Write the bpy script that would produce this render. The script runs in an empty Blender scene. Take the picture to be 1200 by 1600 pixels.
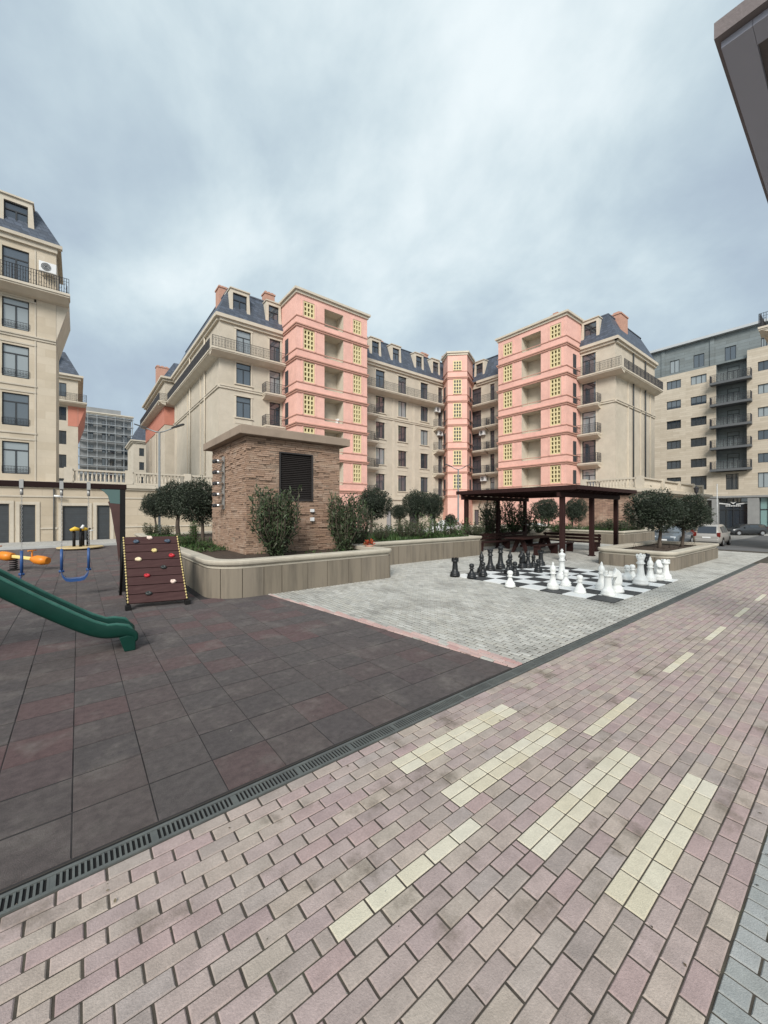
import bpy, math, random
from mathutils import Vector, noise
R = random.Random(11)
S = bpy.context.scene
COL = S.collection
PI = math.pi

# ------------------------------------------------------------------ site frame: x runs along the pink pavement, y across it
CAMH = 2.0
F = 602.0
UX, UY = 0.78308, 0.62192            # camera right / forward expressed on the site axes
def onb(px, b):                       # x of a picture column on the plane y = b
    r = (px - 600) / F
    return b * (UX * r + UY) / (-UY * r + UX)
def ona(px, a):                       # y of a picture column on the plane x = a
    r = (px - 600) / F
    return a * (-UY * r + UX) / (UX * r + UY)
def site(px, Y):                      # x, y at a given depth
    X = (px - 600) / F * Y
    return UX * X + UY * Y, -UY * X + UX * Y

# ------------------------------------------------------------------ materials
def M(name, c1, c2=None, scale=4.0, rough=0.75, bump=0.0, bscale=40.0, island=None, metal=0.0, spec=0.4,
      brick=None, coat=0.0, stain=None, stretch=None, speck=None):
    m = bpy.data.materials.new(name); m.use_nodes = True
    nt = m.node_tree; N = nt.nodes; L = nt.links
    b = N['Principled BSDF']
    b.inputs['Roughness'].default_value = rough
    b.inputs['Metallic'].default_value = metal
    b.inputs['Specular IOR Level'].default_value = spec
    b.inputs['Coat Weight'].default_value = coat
    geo = N.new('ShaderNodeNewGeometry')
    pos = geo.outputs['Position']
    if stretch:
        mp = N.new('ShaderNodeMapping'); mp.inputs['Scale'].default_value = stretch
        L.new(pos, mp.inputs['Vector']); npos = mp.outputs['Vector']
    else:
        npos = pos
    def col(c):
        n = N.new('ShaderNodeRGB'); n.outputs[0].default_value = (c[0], c[1], c[2], 1); return n.outputs[0]
    def mix(f, a, bb, mode='MIX'):
        n = N.new('ShaderNodeMix'); n.data_type = 'RGBA'; n.blend_type = mode
        if isinstance(f, (int, float)): n.inputs[0].default_value = f
        else: L.new(f, n.inputs[0])
        L.new(a, n.inputs[6]); L.new(bb, n.inputs[7]); return n.outputs[2]
    def nz(sc, det=5.0, v=None):
        n = N.new('ShaderNodeTexNoise'); n.inputs['Scale'].default_value = sc; n.inputs['Detail'].default_value = det
        n.inputs['Roughness'].default_value = 0.62
        L.new(v if v is not None else npos, n.inputs['Vector']); return n.outputs['Fac']
    def ramp(f, lo, hi):
        n = N.new('ShaderNodeMapRange'); n.inputs[1].default_value = lo; n.inputs[2].default_value = hi
        L.new(f, n.inputs[0]); return n.outputs[0]
    cur = col(c1)
    if c2 is not None:
        cur = mix(ramp(nz(scale), 0.32, 0.68), cur, col(c2))
    if island:                                     # list of colours, one picked for each loose piece
        cr = N.new('ShaderNodeValToRGB'); e = cr.color_ramp; e.interpolation = 'LINEAR'
        for i, c in enumerate(island):
            p = i / max(1, len(island) - 1)
            el = e.elements[i] if i < 2 else e.elements.new(p)
            el.position = p; el.color = (c[0], c[1], c[2], 1)
        L.new(geo.outputs['Random Per Island'], cr.inputs[0])
        cur = mix(0.8 if c2 is not None else 1.0, cur, cr.outputs[0])
    hgt = None
    if brick:                                      # (width, row height, mortar size, mortar colour, flat, variation)
        bw, bh, ms, mc, flat, var = brick
        sx = N.new('ShaderNodeSeparateXYZ'); L.new(pos, sx.inputs[0])
        cb = N.new('ShaderNodeCombineXYZ')
        if flat:
            L.new(sx.outputs[0], cb.inputs[0]); L.new(sx.outputs[1], cb.inputs[1])
        else:
            ad = N.new('ShaderNodeMath'); L.new(sx.outputs[0], ad.inputs[0]); L.new(sx.outputs[1], ad.inputs[1])
            L.new(ad.outputs[0], cb.inputs[0]); L.new(sx.outputs[2], cb.inputs[1])
        br = N.new('ShaderNodeTexBrick'); L.new(cb.outputs[0], br.inputs['Vector'])
        br.inputs['Scale'].default_value = 1.0
        br.inputs['Brick Width'].default_value = bw; br.inputs['Row Height'].default_value = bh
        br.inputs['Mortar Size'].default_value = ms; br.inputs['Mortar Smooth'].default_value = 0.3
        lo = 1 - var; hi = 1 + var * 0.6
        br.inputs['Color1'].default_value = (lo, lo * 0.98, lo * 0.95, 1)
        br.inputs['Color2'].default_value = (hi, hi, hi, 1)
        br.inputs['Mortar'].default_value = (1, 1, 1, 1)
        cur = mix(1.0, cur, br.outputs['Color'], 'MULTIPLY')
        cur = mix(br.outputs['Fac'], cur, col(mc))
        hgt = br.outputs['Fac']
    if stain:                                      # (scale, colour, lo, hi, amount)
        sc, c, lo, hi, am = stain
        n = N.new('ShaderNodeMath'); n.operation = 'MULTIPLY'; n.inputs[1].default_value = am
        L.new(ramp(nz(sc, 6.0), lo, hi), n.inputs[0])
        cur = mix(n.outputs[0], cur, col(c))
    if speck:                                      # (amount, coarse scale, fine scale): mottling of the surface itself
        am, s1, s2 = speck
        for sc, k in ((s1, 1.0), (s2, .8)):
            mr = N.new('ShaderNodeMapRange'); mr.inputs[1].default_value = .3; mr.inputs[2].default_value = .7
            mr.inputs[3].default_value = 1 - am*k; mr.inputs[4].default_value = 1 + am*k*.7
            L.new(nz(sc, 3.0), mr.inputs[0])
            cc = N.new('ShaderNodeCombineColor'); [L.new(mr.outputs[0], cc.inputs[q]) for q in range(3)]
            cur = mix(1.0, cur, cc.outputs[0], 'MULTIPLY')
    L.new(cur, b.inputs['Base Color'])
    if bump or hgt is not None:
        bp = N.new('ShaderNodeBump'); bp.inputs['Distance'].default_value = 0.02
        bp.inputs['Strength'].default_value = max(bump, 0.25)
        h = nz(bscale, 4.0)
        if hgt is not None:
            mm = N.new('ShaderNodeMath'); mm.operation = 'MULTIPLY_ADD'; mm.inputs[1].default_value = -1.2
            L.new(hgt, mm.inputs[0]); L.new(h, mm.inputs[2]); h = mm.outputs[0]
        L.new(h, bp.inputs['Height']); L.new(bp.outputs[0], b.inputs['Normal'])
    return m

def glass(name, c, rough=0.04, spec=0.9):
    m = bpy.data.materials.new(name); m.use_nodes = True
    b = m.node_tree.nodes['Principled BSDF']
    b.inputs['Base Color'].default_value = (*c, 1); b.inputs['Roughness'].default_value = rough
    b.inputs['Specular IOR Level'].default_value = spec; b.inputs['IOR'].default_value = 1.75
    return m
PLAIN = M('plain_tan_side', (.57, .50, .395), (.51, .445, .35), .8, .9)

STONE = M('pale_tan_stone', (.60, .52, .41), (.52, .45, .35), 0.8, .85, .12, 60, brick=(1.1, .5, .006, (.50, .42, .31), False, .06), stain=(.35, (.42, .36, .28), .5, .8, .45))
STONE2 = M('plain_tan_render', (.59, .525, .43), (.52, .46, .37), 0.7, .88, .1, 50, speck=(.05, 2, 14), stain=(.3, (.40, .36, .30), .5, .85, .5))
CREAM = M('cream_trim', (.63, .565, .465), (.55, .485, .39), 1.5, .8, .05, 40)
PINK = M('salmon_render', (.86, .515, .43), (.77, .445, .37), 0.45, .85, .08, 40, speck=(.06, 1.5, 9), stain=(.55, (.62, .36, .30), .50, .76, .55))
PINKTRIM = M('brown_pink_moulding', (.56, .31, .24), (.48, .27, .21), 2, .8)
SALMON = M('dull_salmon_render', (.58, .235, .17), (.52, .21, .15), 1, .85)
LOGGIA = M('loggia_plaster', (.62, .55, .45), (.55, .49, .40), 1, .85)
LATT = M('yellow_lattice', (.78, .67, .39), (.68, .58, .33), 3, .8)
SLATE = M('blue_grey_slate', (.072, .088, .118), (.095, .112, .145), 2, .55, .15, 40, brick=(.4, .28, .02, (.04, .05, .07), False, .25))
CHIM = M('terracotta_chimney', (.55, .31, .23), (.46, .26, .19), 3, .85, .1, 40)
ANTH = M('anthracite_frame', (.035, .038, .042), None, 1, .45)
IRON = M('black_wrought_iron', (.03, .03, .034), None, 1, .5)
GL = [glass('window_glass_dark', (.03, .041, .054)), glass('window_glass_grey', (.065, .082, .10)), glass('window_glass_curtain_sky', (.27, .30, .31), .06, .8)]  # palest glass colour holds curtains and, on the left-edge block, reflected sky
GREYPANEL = M('grey_cladding', (.215, .245, .25), (.18, .205, .21), 1, .6, .06, 20, brick=(2.4, .45, .012, (.09, .10, .105), False, .12))
TANPANEL = M('tan_brick_cladding', (.58, .51, .415), (.51, .445, .355), .8, .85, .1, 40, brick=(1.6, .3, .012, (.40, .34, .26), False, .10))
DARKDOOR = M('dark_grey_door', (.055, .062, .068), (.045, .05, .055), 3, .5, brick=(50, .12, .006, (.03, .034, .038), False, .05))
WHITEP = M('white_painted', (.8, .8, .79), (.72, .72, .71), 6, .45, .04, 30)
CONC = M('grey_concrete', (.40, .40, .385), (.32, .32, .31), 2, .9, .2, 60)
SCAFM = M('galvanised_tube', (.40, .42, .43), None, 1, .5, metal=.3)
UNFIN = M('unfinished_grey_block', (.30, .305, .305), (.24, .245, .245), .5, .9)

# ------------------------------------------------------------------ mesh builder
class MB:
    def __init__(s): s.v = []; s.f = []; s.m = []; s.s = []
    def face(s, pts, mi=0, sm=False):
        i = len(s.v); s.v.extend(pts); s.f.append(tuple(range(i, i + len(pts)))); s.m.append(mi); s.s.append(sm)
    def box(s, x0, x1, y0, y1, z0, z1, mi=0):
        i = len(s.v)
        s.v += [(x0,y0,z0),(x1,y0,z0),(x1,y1,z0),(x0,y1,z0),(x0,y0,z1),(x1,y0,z1),(x1,y1,z1),(x0,y1,z1)]
        for q in ((0,3,2,1),(4,5,6,7),(0,1,5,4),(1,2,6,5),(2,3,7,6),(3,0,4,7)):
            s.f.append(tuple(i + k for k in q)); s.m.append(mi); s.s.append(False)
    def prism(s, poly, z0, z1, mi=0):
        i = len(s.v); n = len(poly)
        s.v += [(x, y, z0) for x, y in poly] + [(x, y, z1) for x, y in poly]
        s.f.append(tuple(i + k for k in range(n - 1, -1, -1))); s.f.append(tuple(i + n + k for k in range(n)))
        for k in range(n):
            j = (k + 1) % n; s.f.append((i + k, i + j, i + n + j, i + n + k))
        s.m += [mi] * (n + 2); s.s += [False] * (n + 2)
    def extr(s, pts, vec, mi=0):
        i = len(s.v); n = len(pts); vx, vy, vz = vec
        s.v += list(pts) + [(p[0]+vx, p[1]+vy, p[2]+vz) for p in pts]
        s.f.append(tuple(i + k for k in range(n - 1, -1, -1))); s.f.append(tuple(i + n + k for k in range(n)))
        for k in range(n):
            j = (k + 1) % n; s.f.append((i + k, i + j, i + n + j, i + n + k))
        s.m += [mi] * (n + 2); s.s += [False] * (n + 2)
    def tube(s, pts, rad, n=8, mi=0, sm=True, closed=False):
        pts = [Vector(p) for p in pts]; K = len(pts)
        rad = rad if isinstance(rad, (list, tuple)) else [rad] * K
        i = len(s.v); up = Vector((0, 0, 1)); prev = None
        for k, p in enumerate(pts):
            if closed: d = pts[(k + 1) % K] - pts[k - 1]
            else: d = pts[min(k + 1, K - 1)] - pts[max(k - 1, 0)]
            d.normalize()
            if prev is None:
                a = d.cross(up)
                if a.length < .05: a = d.cross(Vector((1, 0, 0)))
            else:
                a = prev - d * prev.dot(d)
                if a.length < 1e-5: a = d.cross(up)
            a.normalize(); prev = a; b = d.cross(a)
            for q in range(n):
                t = 2 * PI * q / n; w = p + (a * math.cos(t) + b * math.sin(t)) * rad[k]
                s.v.append((w.x, w.y, w.z))
        for k in range(K if closed else K - 1):
            k2 = (k + 1) % K
            for q in range(n):
                j = (q + 1) % n
                s.f.append((i+k*n+q, i+k*n+j, i+k2*n+j, i+k2*n+q)); s.m.append(mi); s.s.append(sm)
        if not closed:
            s.f.append(tuple(i + q for q in range(n - 1, -1, -1))); s.f.append(tuple(i + (K-1)*n + q for q in range(n)))
            s.m += [mi, mi]; s.s += [False, False]
    def lathe(s, prof, n=16, c=(0, 0, 0), mi=0, sm=True):
        i = len(s.v); K = len(prof)
        for r, z in prof:
            for q in range(n):
                t = 2 * PI * q / n; s.v.append((c[0] + r*math.cos(t), c[1] + r*math.sin(t), c[2] + z))
        for k in range(K - 1):
            for q in range(n):
                j = (q + 1) % n
                s.f.append((i+k*n+q, i+k*n+j, i+(k+1)*n+j, i+(k+1)*n+q)); s.m.append(mi); s.s.append(sm)
        s.f.append(tuple(i + q for q in range(n - 1, -1, -1))); s.f.append(tuple(i + (K-1)*n + q for q in range(n)))
        s.m += [mi, mi]; s.s += [False, False]
    def mesh(s, name, mats):
        me = bpy.data.meshes.new(name); me.from_pydata(s.v, [], s.f)
        for m in (mats if isinstance(mats, (list, tuple)) else [mats]): me.materials.append(m)
        me.polygons.foreach_set('material_index', s.m); me.polygons.foreach_set('use_smooth', s.s); me.update()
        return me
    def build(s, name, mats, parent=None, world=True, bevel=0):
        return put(name, s.mesh(name, mats), parent, None if world else (0, 0, 0), bevel=bevel)

def put(name, me, parent=None, loc=None, rz=0.0, scale=None, bevel=0):
    o = bpy.data.objects.new(name, me); COL.objects.link(o)
    if parent is not None:
        o.parent = parent
        o.location = loc if loc is not None else -ORG.get(parent.name, Vector((0, 0, 0)))
    else:
        o.location = loc or (0, 0, 0)
    o.rotation_euler = (0, 0, rz)
    if scale: o.scale = scale
    if bevel:
        b = o.modifiers.new('bevel', 'BEVEL'); b.width = bevel; b.segments = 2; b.limit_method = 'ANGLE'; b.angle_limit = .6
    return o
ORG = {}
def tag(o, label=None, cat=None, group=None, kind=None):
    if label: o['label'] = label
    if cat: o['category'] = cat
    if group: o['group'] = group
    if kind: o['kind'] = kind
    return o
def thing(name, label, cat, loc=(0, 0, 0), rz=0.0, group=None, scale=None):
    o = bpy.data.objects.new(name, None); COL.objects.link(o)
    o.empty_display_size = .2
    o.location = loc; o.rotation_euler = (0, 0, rz)
    if scale: o.scale = scale
    ORG[o.name] = Vector(loc)
    return tag(o, label, cat, group)
def dup(root, loc, rz, label=None, group=None, scale=None):
    r = root.copy(); COL.objects.link(r); r.location = loc; r.rotation_euler = (0, 0, rz)
    if label: r['label'] = label
    if group: r['group'] = group
    if scale: r.scale = scale
    for ch in list(root.children):
        c = ch.copy(); COL.objects.link(c); c.parent = r
        for g in list(ch.children):
            d = g.copy(); COL.objects.link(d); d.parent = c
    return r
def struct(name, mb, mats):
    o = mb.build(name, mats); o['kind'] = 'structure'; return o

# ------------------------------------------------------------------ facade kit
class Fac:                             # outward-facing wall plane: s runs to the viewer's right, d is outward
    def __init__(f, o, face):
        f.o = o; f.face = face
        f.t, f.n, f.rz = {'-y': ((1, 0), (0, -1), 0), '-x': ((0, -1), (-1, 0), -PI/2), '+x': ((0, 1), (1, 0), PI/2), '+y': ((-1, 0), (0, 1), PI)}[face]
    def P(f, s, z, d=0):
        return (f.o[0] + f.t[0]*s + f.n[0]*d, f.o[1] + f.t[1]*s + f.n[1]*d, z)
    def s_of(f, v):                    # world x (or y) -> s
        return (v - f.o[0]) * f.t[0] if f.t[0] else (v - f.o[1]) * f.t[1]
    def box(f, mb, s0, s1, d0, d1, z0, z1, mi=0):
        a = f.P(s0, 0, d0); b = f.P(s1, 0, d1)
        mb.box(min(a[0], b[0]), max(a[0], b[0]), min(a[1], b[1]), max(a[1], b[1]), z0, z1, mi)
    def wall(f, mb, s0, s1, z0, z1, ops, depth=.22, mi=0, rmi=None):
        ss = sorted(set([s0, s1] + [min(max(v, s0), s1) for o in ops for v in o[:2]]))
        zs = sorted(set([z0, z1] + [min(max(v, z0), z1) for o in ops for v in o[2:4]]))
        for a, b in zip(ss, ss[1:]):
            run = None
            for c, e in zip(zs, zs[1:]):
                ms, mz = (a + b) / 2, (c + e) / 2
                hole = any(o[0] < ms < o[1] and o[2] < mz < o[3] for o in ops)
                if hole:
                    if run: mb.face([f.P(a, run[0]), f.P(b, run[0]), f.P(b, run[1]), f.P(a, run[1])], mi); run = None
                else:
                    run = (run[0], e) if run else (c, e)
            if run: mb.face([f.P(a, run[0]), f.P(b, run[0]), f.P(b, run[1]), f.P(a, run[1])], mi)
        rm = mi if rmi is None else rmi
        for o in ops:
            a, b, c, e = o[:4]; dp = -(o[4] if len(o) > 4 else depth)
            mb.face([f.P(a, c), f.P(a, e), f.P(a, e, dp), f.P(a, c, dp)], rm)
            mb.face([f.P(b, c), f.P(b, c, dp), f.P(b, e, dp), f.P(b, e)], rm)
            mb.face([f.P(a, e), f.P(b, e), f.P(b, e, dp), f.P(a, e, dp)], rm)
            mb.face([f.P(a, c), f.P(a, c, dp), f.P(b, c, dp), f.P(b, c)], rm)
            if len(o) > 4: mb.face([f.P(a, c, dp), f.P(b, c, dp), f.P(b, e, dp), f.P(a, e, dp)], rm)

WC = {}
def window_meshes(w, h, style, g):
    k = (round(w, 2), round(h, 2), style, g)
    if k in WC: return WC[k]
    fr = MB(); t = .06; y0, y1 = .09, .16
    fr.box(-w/2, w/2, y0, y1, 0, t); fr.box(-w/2, w/2, y0, y1, h - t, h)
    fr.box(-w/2, -w/2 + t, y0, y1, t, h - t); fr.box(w/2 - t, w/2, y0, y1, t, h - t)
    tr = h * (.72 if style != 'grid' else .999)
    if style in ('two', 'door', 'rail'):
        fr.box(-.035, .035, y0, y1, t, h - t if style == 'x' else tr)
        fr.box(-w/2 + t, w/2 - t, y0, y1, tr, tr + .07)
    if style == 'three':
        for q in (-w/6, w/6): fr.box(q - .03, q + .03, y0, y1, t, h - t)
    if style == 'one':
        fr.box(-.03, .03, y0, y1, t, h - t)
    if style == 'rail':                            # small wrought-iron guard across the foot of the window
        for z in (.1, .45): fr.box(-w/2, w/2, -.05, -.03, z, z + .025)
        n = max(6, int(w / .13))
        for q in range(n + 1):
            x = -w/2 + w * q / n; fr.box(x - .007, x + .007, -.05, -.03, .1, .45)
            if q < n:
                c = x + w / n / 2
                fr.tube([(c + .045*math.cos(u), -.04, .275 + .07*math.sin(u)) for u in [2*PI*i/8 for i in range(8)]], .007, 4, closed=True)
    pn = MB(); pn.box(-w/2 + t/2, w/2 - t/2, .125, .14, t/2, h - t/2)
    WC[k] = (fr.mesh('window', ANTH), pn.mesh('pane', GL[g])); return WC[k]
def window(fac, s, z, w, h, style, parent, g=None, off=0.0, name='window', surr=False):
    if g is None: g = R.choice((0, 0, 1, 1, 2, 1))
    a, b = window_meshes(w, h, style, g)
    p = Vector(fac.P(s, z, off)) - ORG[parent.name]
    o = put(name, a, parent, p, fac.rz)
    put('pane', b, o, (0, 0, 0))
    if surr: put('surround', surround_mesh(w, h), o, (0, 0, 0))
    return o
SC_ = {}
def surround_mesh(w, h):
    k = (round(w, 2), round(h, 2))
    if k not in SC_:
        m = MB(); a, b, q, d = -w/2, w/2, .13, .045
        m.box(a - q, a - .001, -d, -.002, 0, h); m.box(b + .001, b + q, -d, -.002, 0, h)
        m.box(a - q - .04, b + q + .04, -d - .03, -.002, h + .001, h + q); m.box(a - q - .05, b + q + .05, -d - .08, -.002, -.1, -.001)
        m.box(a - q, b + q, -d + .015, -.002, -.55, -.14)
        SC_[k] = m.mesh('surround', CREAM)
    return SC_[k]

def railing(mb, pts, z0, h=1.0, pitch=.12, r=.015):
    for (a, b) in zip(pts, pts[1:]):
        va, vb = Vector((*a, 0)), Vector((*b, 0)); L_ = (vb - va).length
        for z in (z0 + .08, z0 + h * .78, z0 + h):
            mb.tube([(a[0], a[1], z), (b[0], b[1], z)], .018 if z > z0 + .9*h else .012, 4, sm=False)
        n = max(2, int(L_ / pitch))
        for q in range(n + 1):
            p = va.lerp(vb, q / n); rr = r * (1.9 if q % 9 == 0 else 1)
            mb.tube([(p.x, p.y, z0), (p.x, p.y, z0 + h)], rr, 4, sm=False)
            if q < n and q % 2 == 0:
                c = va.lerp(vb, (q + .5) / n); d = (vb - va).normalized()
                mb.tube([tuple(c + d * (pitch*.48*math.cos(t)) + Vector((0, 0, z0 + h*.45 + .2*h*math.sin(t)))) for t in [2*PI*i/8 for i in range(8)]], r*.8, 3, closed=True)
def balcony(fac, s0, s1, depth, z, parent, ends=(True, True), mats=None, cove=.28):
    mb = MB()
    fac.box(mb, s0, s1, 0, depth, z - .14, z)
    fac.box(mb, s0 + .03, s1 - .03, 0, depth - .06, z - .24, z - .14)
    a = [fac.P(s0 + .06, z - .24, depth - .12), fac.P(s0 + .06, z - .24, 0), fac.P(s0 + .06, z - .24 - cove, 0), fac.P(s0 + .06, z - .24 - cove*.8, depth*.35)]
    q = Vector(fac.P(s1 - .06, 0, 0)) - Vector(fac.P(s0 + .06, 0, 0))
    mb.extr(a, tuple(q))
    o = mb.build('balcony', mats or CREAM, parent)
    rl = MB(); e = .06
    pts = []
    if ends[0]: pts.append(fac.P(s0 + e, 0, 0.0)[:2])
    pts += [fac.P(s0 + e, 0, depth - e)[:2], fac.P(s1 - e, 0, depth - e)[:2]]
    if ends[1]: pts.append(fac.P(s1 - e, 0, 0.0)[:2])
    railing(rl, pts, z, .95)
    put('railing', rl.mesh('railing', IRON), o, (0, 0, 0))
    return o
def dormer(fac, s, w, z, parent, h=2.35):
    mb = MB(); P = fac.P
    wb, wt = w/2 + .34, w/2 + .2
    # trapezoid surround, cream, with cheeks running back into the slope
    o = [(-wb, z), (-wt, z + h + .3), (wt, z + h + .3), (wb, z)]; i = [(-w/2, z + .15), (-w/2, z + h), (w/2, z + h), (w/2, z + .15)]
    f0, f1 = -.12, -.42
    for k in range(4):
        j = (k + 1) % 4
        mb.face([P(s + o[k][0], o[k][1], f0), P(s + o[j][0], o[j][1], f0), P(s + i[j][0], i[j][1], f0), P(s + i[k][0], i[k][1], f0)])
        mb.face([P(s + i[k][0], i[k][1], f0), P(s + i[j][0], i[j][1], f0), P(s + i[j][0], i[j][1], f1), P(s + i[k][0], i[k][1], f1)])
    for sg in (-1, 1):
        mb.face([P(s + sg*wb, z, f0), P(s + sg*wt, z + h + .3, f0), P(s + sg*wt, z + h + .3, -1.7), P(s + sg*wb, z, -1.7)])
    mb.extr([P(s - wt - .08, z + h + .3, f0 + .1), P(s + wt + .08, z + h + .3, f0 + .1), P(s + wt + .08, z + h + .3, -1.7), P(s - wt - .08, z + h + .3, -1.7)], (0, 0, .1))
    d = mb.build('dormer', CREAM, parent)
    a, b = window_meshes(w, h - .15, 'two', R.choice((0, 1, 1)))
    p = Vector(P(s, z + .15, -.15)) - Vector((0, 0, 0))
    wn = put('window', a, d, p, fac.rz)
    mbp = MB(); q = w/2 - .03
    for sgn in (1,):
        mbp.extr([P(s - q, z + .18, -.30), P(s + q, z + .18, -.30), P(s + q, z + h - .03, -.30), P(s - q, z + h - .03, -.30)], tuple(Vector(P(0, 0, -.015)) - Vector(P(0, 0, 0))))
    put('pane', mbp.mesh('pane', R.choice(GL[:2])), d, (0, 0, 0))
    return d
def chimney(x, y, w, dp, z0, z1, parent):
    mb = MB(); mb.box(x - w/2, x + w/2, y - dp/2, y + dp/2, z0, z1)
    mb.box(x - w/2 - .07, x + w/2 + .07, y - dp/2 - .07, y + dp/2 + .07, z1, z1 + .14)
    n = 3
    for k in range(n):
        cx = x - w/2 + w * (k + .5) / n
        mb.box(cx - w*.1, cx + w*.1, y - dp*.3, y + dp*.3, z1 + .14, z1 + .34)
    return mb.build('chimney', CHIM, parent)
class Bands:
    def __init__(s, parent, mat): s.p = parent; s.m = mat
    def add(s, fac, s0, s1, d0, d1, z0, z1, name='string_course'):
        m = MB(); fac.box(m, s0, s1, d0, d1, z0, z1); m.build(name, s.m, s.p)
def trim(bands, fac, s0, s1, z0, z1, d=.08):
    bands.add(fac, s0, s1, .002, d, z0, z1, 'cornice' if z0 > 18.5 else 'pilaster' if z1 - z0 > 3 else 'string_course')
SKYROT, SKYLOC, SKYSTR, SUNE, EXPO = 20, (3.0, 1.0, 2.0), 0.88, 2.6, 0.45
# ================================================================== BUILDINGS
FL = [4.03 + 3.0 * k for k in range(7)]        # residential floor levels

def small_tower(parent, fac, s0, s1, depth_back, lat, log, z_top=22.3):
    """salmon stair tower: lattice bays, open loggias and mouldings at each storey"""
    mb = MB(); ops = []
    for k in range(6):
        z = FL[k]; zt = 2.8 if k < 5 else 2.35
        for a, b in lat: ops.append((a, b, z + .95, z + zt, .30))
        for a, b in log: ops.append((a, b, z + .62, z + (2.85 if k < 5 else 2.3), 1.3))
    fac.wall(mb, s0, s1, -1.2, z_top, ops, mi=0)
    # loggia backs are plaster: re-tag the reveal faces of the deep openings
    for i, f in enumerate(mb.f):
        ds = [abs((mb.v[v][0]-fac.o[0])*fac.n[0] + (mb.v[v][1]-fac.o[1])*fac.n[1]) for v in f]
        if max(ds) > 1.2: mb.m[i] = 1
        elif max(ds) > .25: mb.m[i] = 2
    for s, sg in ((s0, -1), (s1, 1)):
        p = [fac.P(s, -1.2, 0), fac.P(s, -1.2, -depth_back), fac.P(s, z_top, -depth_back), fac.P(s, z_top, 0)]
        mb.face(p if sg < 0 else p[::-1], 0)
    mb.face([fac.P(s0, z_top, 0), fac.P(s1, z_top, 0), fac.P(s1, z_top, -depth_back), fac.P(s0, z_top, -depth_back)], 0)
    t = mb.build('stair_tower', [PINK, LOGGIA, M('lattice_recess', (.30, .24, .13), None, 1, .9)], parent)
    tm = MB()
    for k in range(6):
        z = FL[k]
        for z0, z1, d in ((z - .14, z + .02, .10), (z + .02, z + .12, .17), (z + .78, z + .86, .06)):
            fac.box(tm, s0 - d, s1 + d, .002, d, z0, z1)
            fac.box(tm, s0 - d, s0 - .002, -depth_back, 0, z0, z1); fac.box(tm, s1 + .002, s1 + d, -depth_back, 0, z0, z1)
    for z0, z1, d in ((z_top - .45, z_top - .2, .12), (z_top - .2, z_top, .28)):
        fac.box(tm, s0 - d, s1 + d, -depth_back - .1, d, z0, z1, 1)
    # slightly proud piers either side of each lattice bay
    for a, b in lat:
        for q in (a - .18, b):
            for k in range(6):
                fac.box(tm, q, q + .18, .002, .035, FL[k] + .9, FL[k] + (2.84 if k < 5 else 2.4), 2)
    put('moulding', tm.mesh('moulding', [PINKTRIM, CREAM, PINK]), t, (0, 0, 0))
    cache = {}
    for k in range(6):
        h = (1.85 if k < 5 else 1.4)
        for a, b in lat:
            w = b - a; key = (round(w, 3), k < 5)
            if key not in cache:
                lb = MB(); nr = 4 if k < 5 else 3; nc = 3; br = .135
                for c in range(nc + 1):
                    x = -w/2 + (w - br) * c / nc; lb.box(x, x + br, .03, .13, 0, h)
                for r_ in range(nr + 1):
                    zz = (h - br) * r_ / nr
                    for c in range(nc):
                        x0 = -w/2 + (w - br) * c / nc + br; x1 = -w/2 + (w - br) * (c + 1) / nc
                        lb.box(x0, x1, .035, .125, zz, zz + br)
                cache[key] = lb.mesh('lattice_screen', LATT)
            put('lattice_screen', cache[key], t, fac.P((a + b)/2, FL[k] + .95, 0), fac.rz)
    return t

# ------------------------------------------------------------------ the L-shaped block with two salmon stair towers
AB = thing('apartment_building', 'L-shaped cream apartment block with salmon pink stair towers and slate mansard, behind the pergola', 'building', (25, 36, -1.2))
YA, XR = 35.3, 41.6                      # front plane of the left wing, front plane of the right wing
TA, TB, TY = 15.5, 23.35, 32.2           # left tower
UA, UB, UX0 = 27.05, 19.0, 38.6          # right tower (far, near end; front plane)
fl = Fac((9.65, YA), '-y'); sx = lambda x: x - 9.65
fr = Fac((XR, YA), '-x'); sy = lambda y: YA - y
fe = Fac((XR, 15.6), '-y'); fs = Fac((9.65, 55.2), '-x')
wall = MB(); tr = Bands(AB, CREAM)
ops = []; wins = []
def row(fac, s0, s1, kinds, styles):
    """kinds: per storey 0..4 'w' window, 'd' door, None"""
    for k, kd in enumerate(kinds):
        if not kd: continue
        z0, z1 = (FL[k] + .5, FL[k] + 2.4) if kd == 'w' else (FL[k] + .06, FL[k] + 2.4)
        ops.append((s0, s1, z0, z1)); wins.append((fac, s0, s1, z0, z1, 'two' if kd == 'd' else styles))
def flush(fac, s0, s1):
    global ops, wins
    fac.wall(wall, s0, s1, -1.2, 19.05, ops)
    for (f, a, b, c, e, st) in wins:
        window(f, (a + b)/2, c, b - a, e - c, st, AB, surr=st != 'shop')
    ops = []; wins = []
P_ = lambda p0, p1: (sx(onb(p0, YA)), sx(onb(p1, YA)))
Q_ = lambda p0, p1: (sy(ona(p0, XR)), sy(ona(p1, XR)))
row(fl, *P_(369, 392), 'wwwwd', 'two'); row(fl, *P_(421, 438), 'ddddd', 'two')
for p in ((587, 601), (622, 635), (657, 668.5)): row(fl, *P_(*p), 'wwwwd', 'one')
row(fl, *P_(684.5, 691), 'ddddd', 'one')
for p in ((604, 612), (640, 652), (672, 680)):
    a, b = P_(*p); ops.append((a, b, -1.0, 2.3)); wins.append((fl, a, b, -1.0, 2.3, 'shop'))
flush(fl, 0, XR - 9.65)
row(fr, *Q_(738, 752), 'ddddd', 'two'); row(fr, *Q_(766, 773), 'ddddd', 'one'); row(fr, *Q_(909.5, 931), 'ddddd', 'two')
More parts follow.
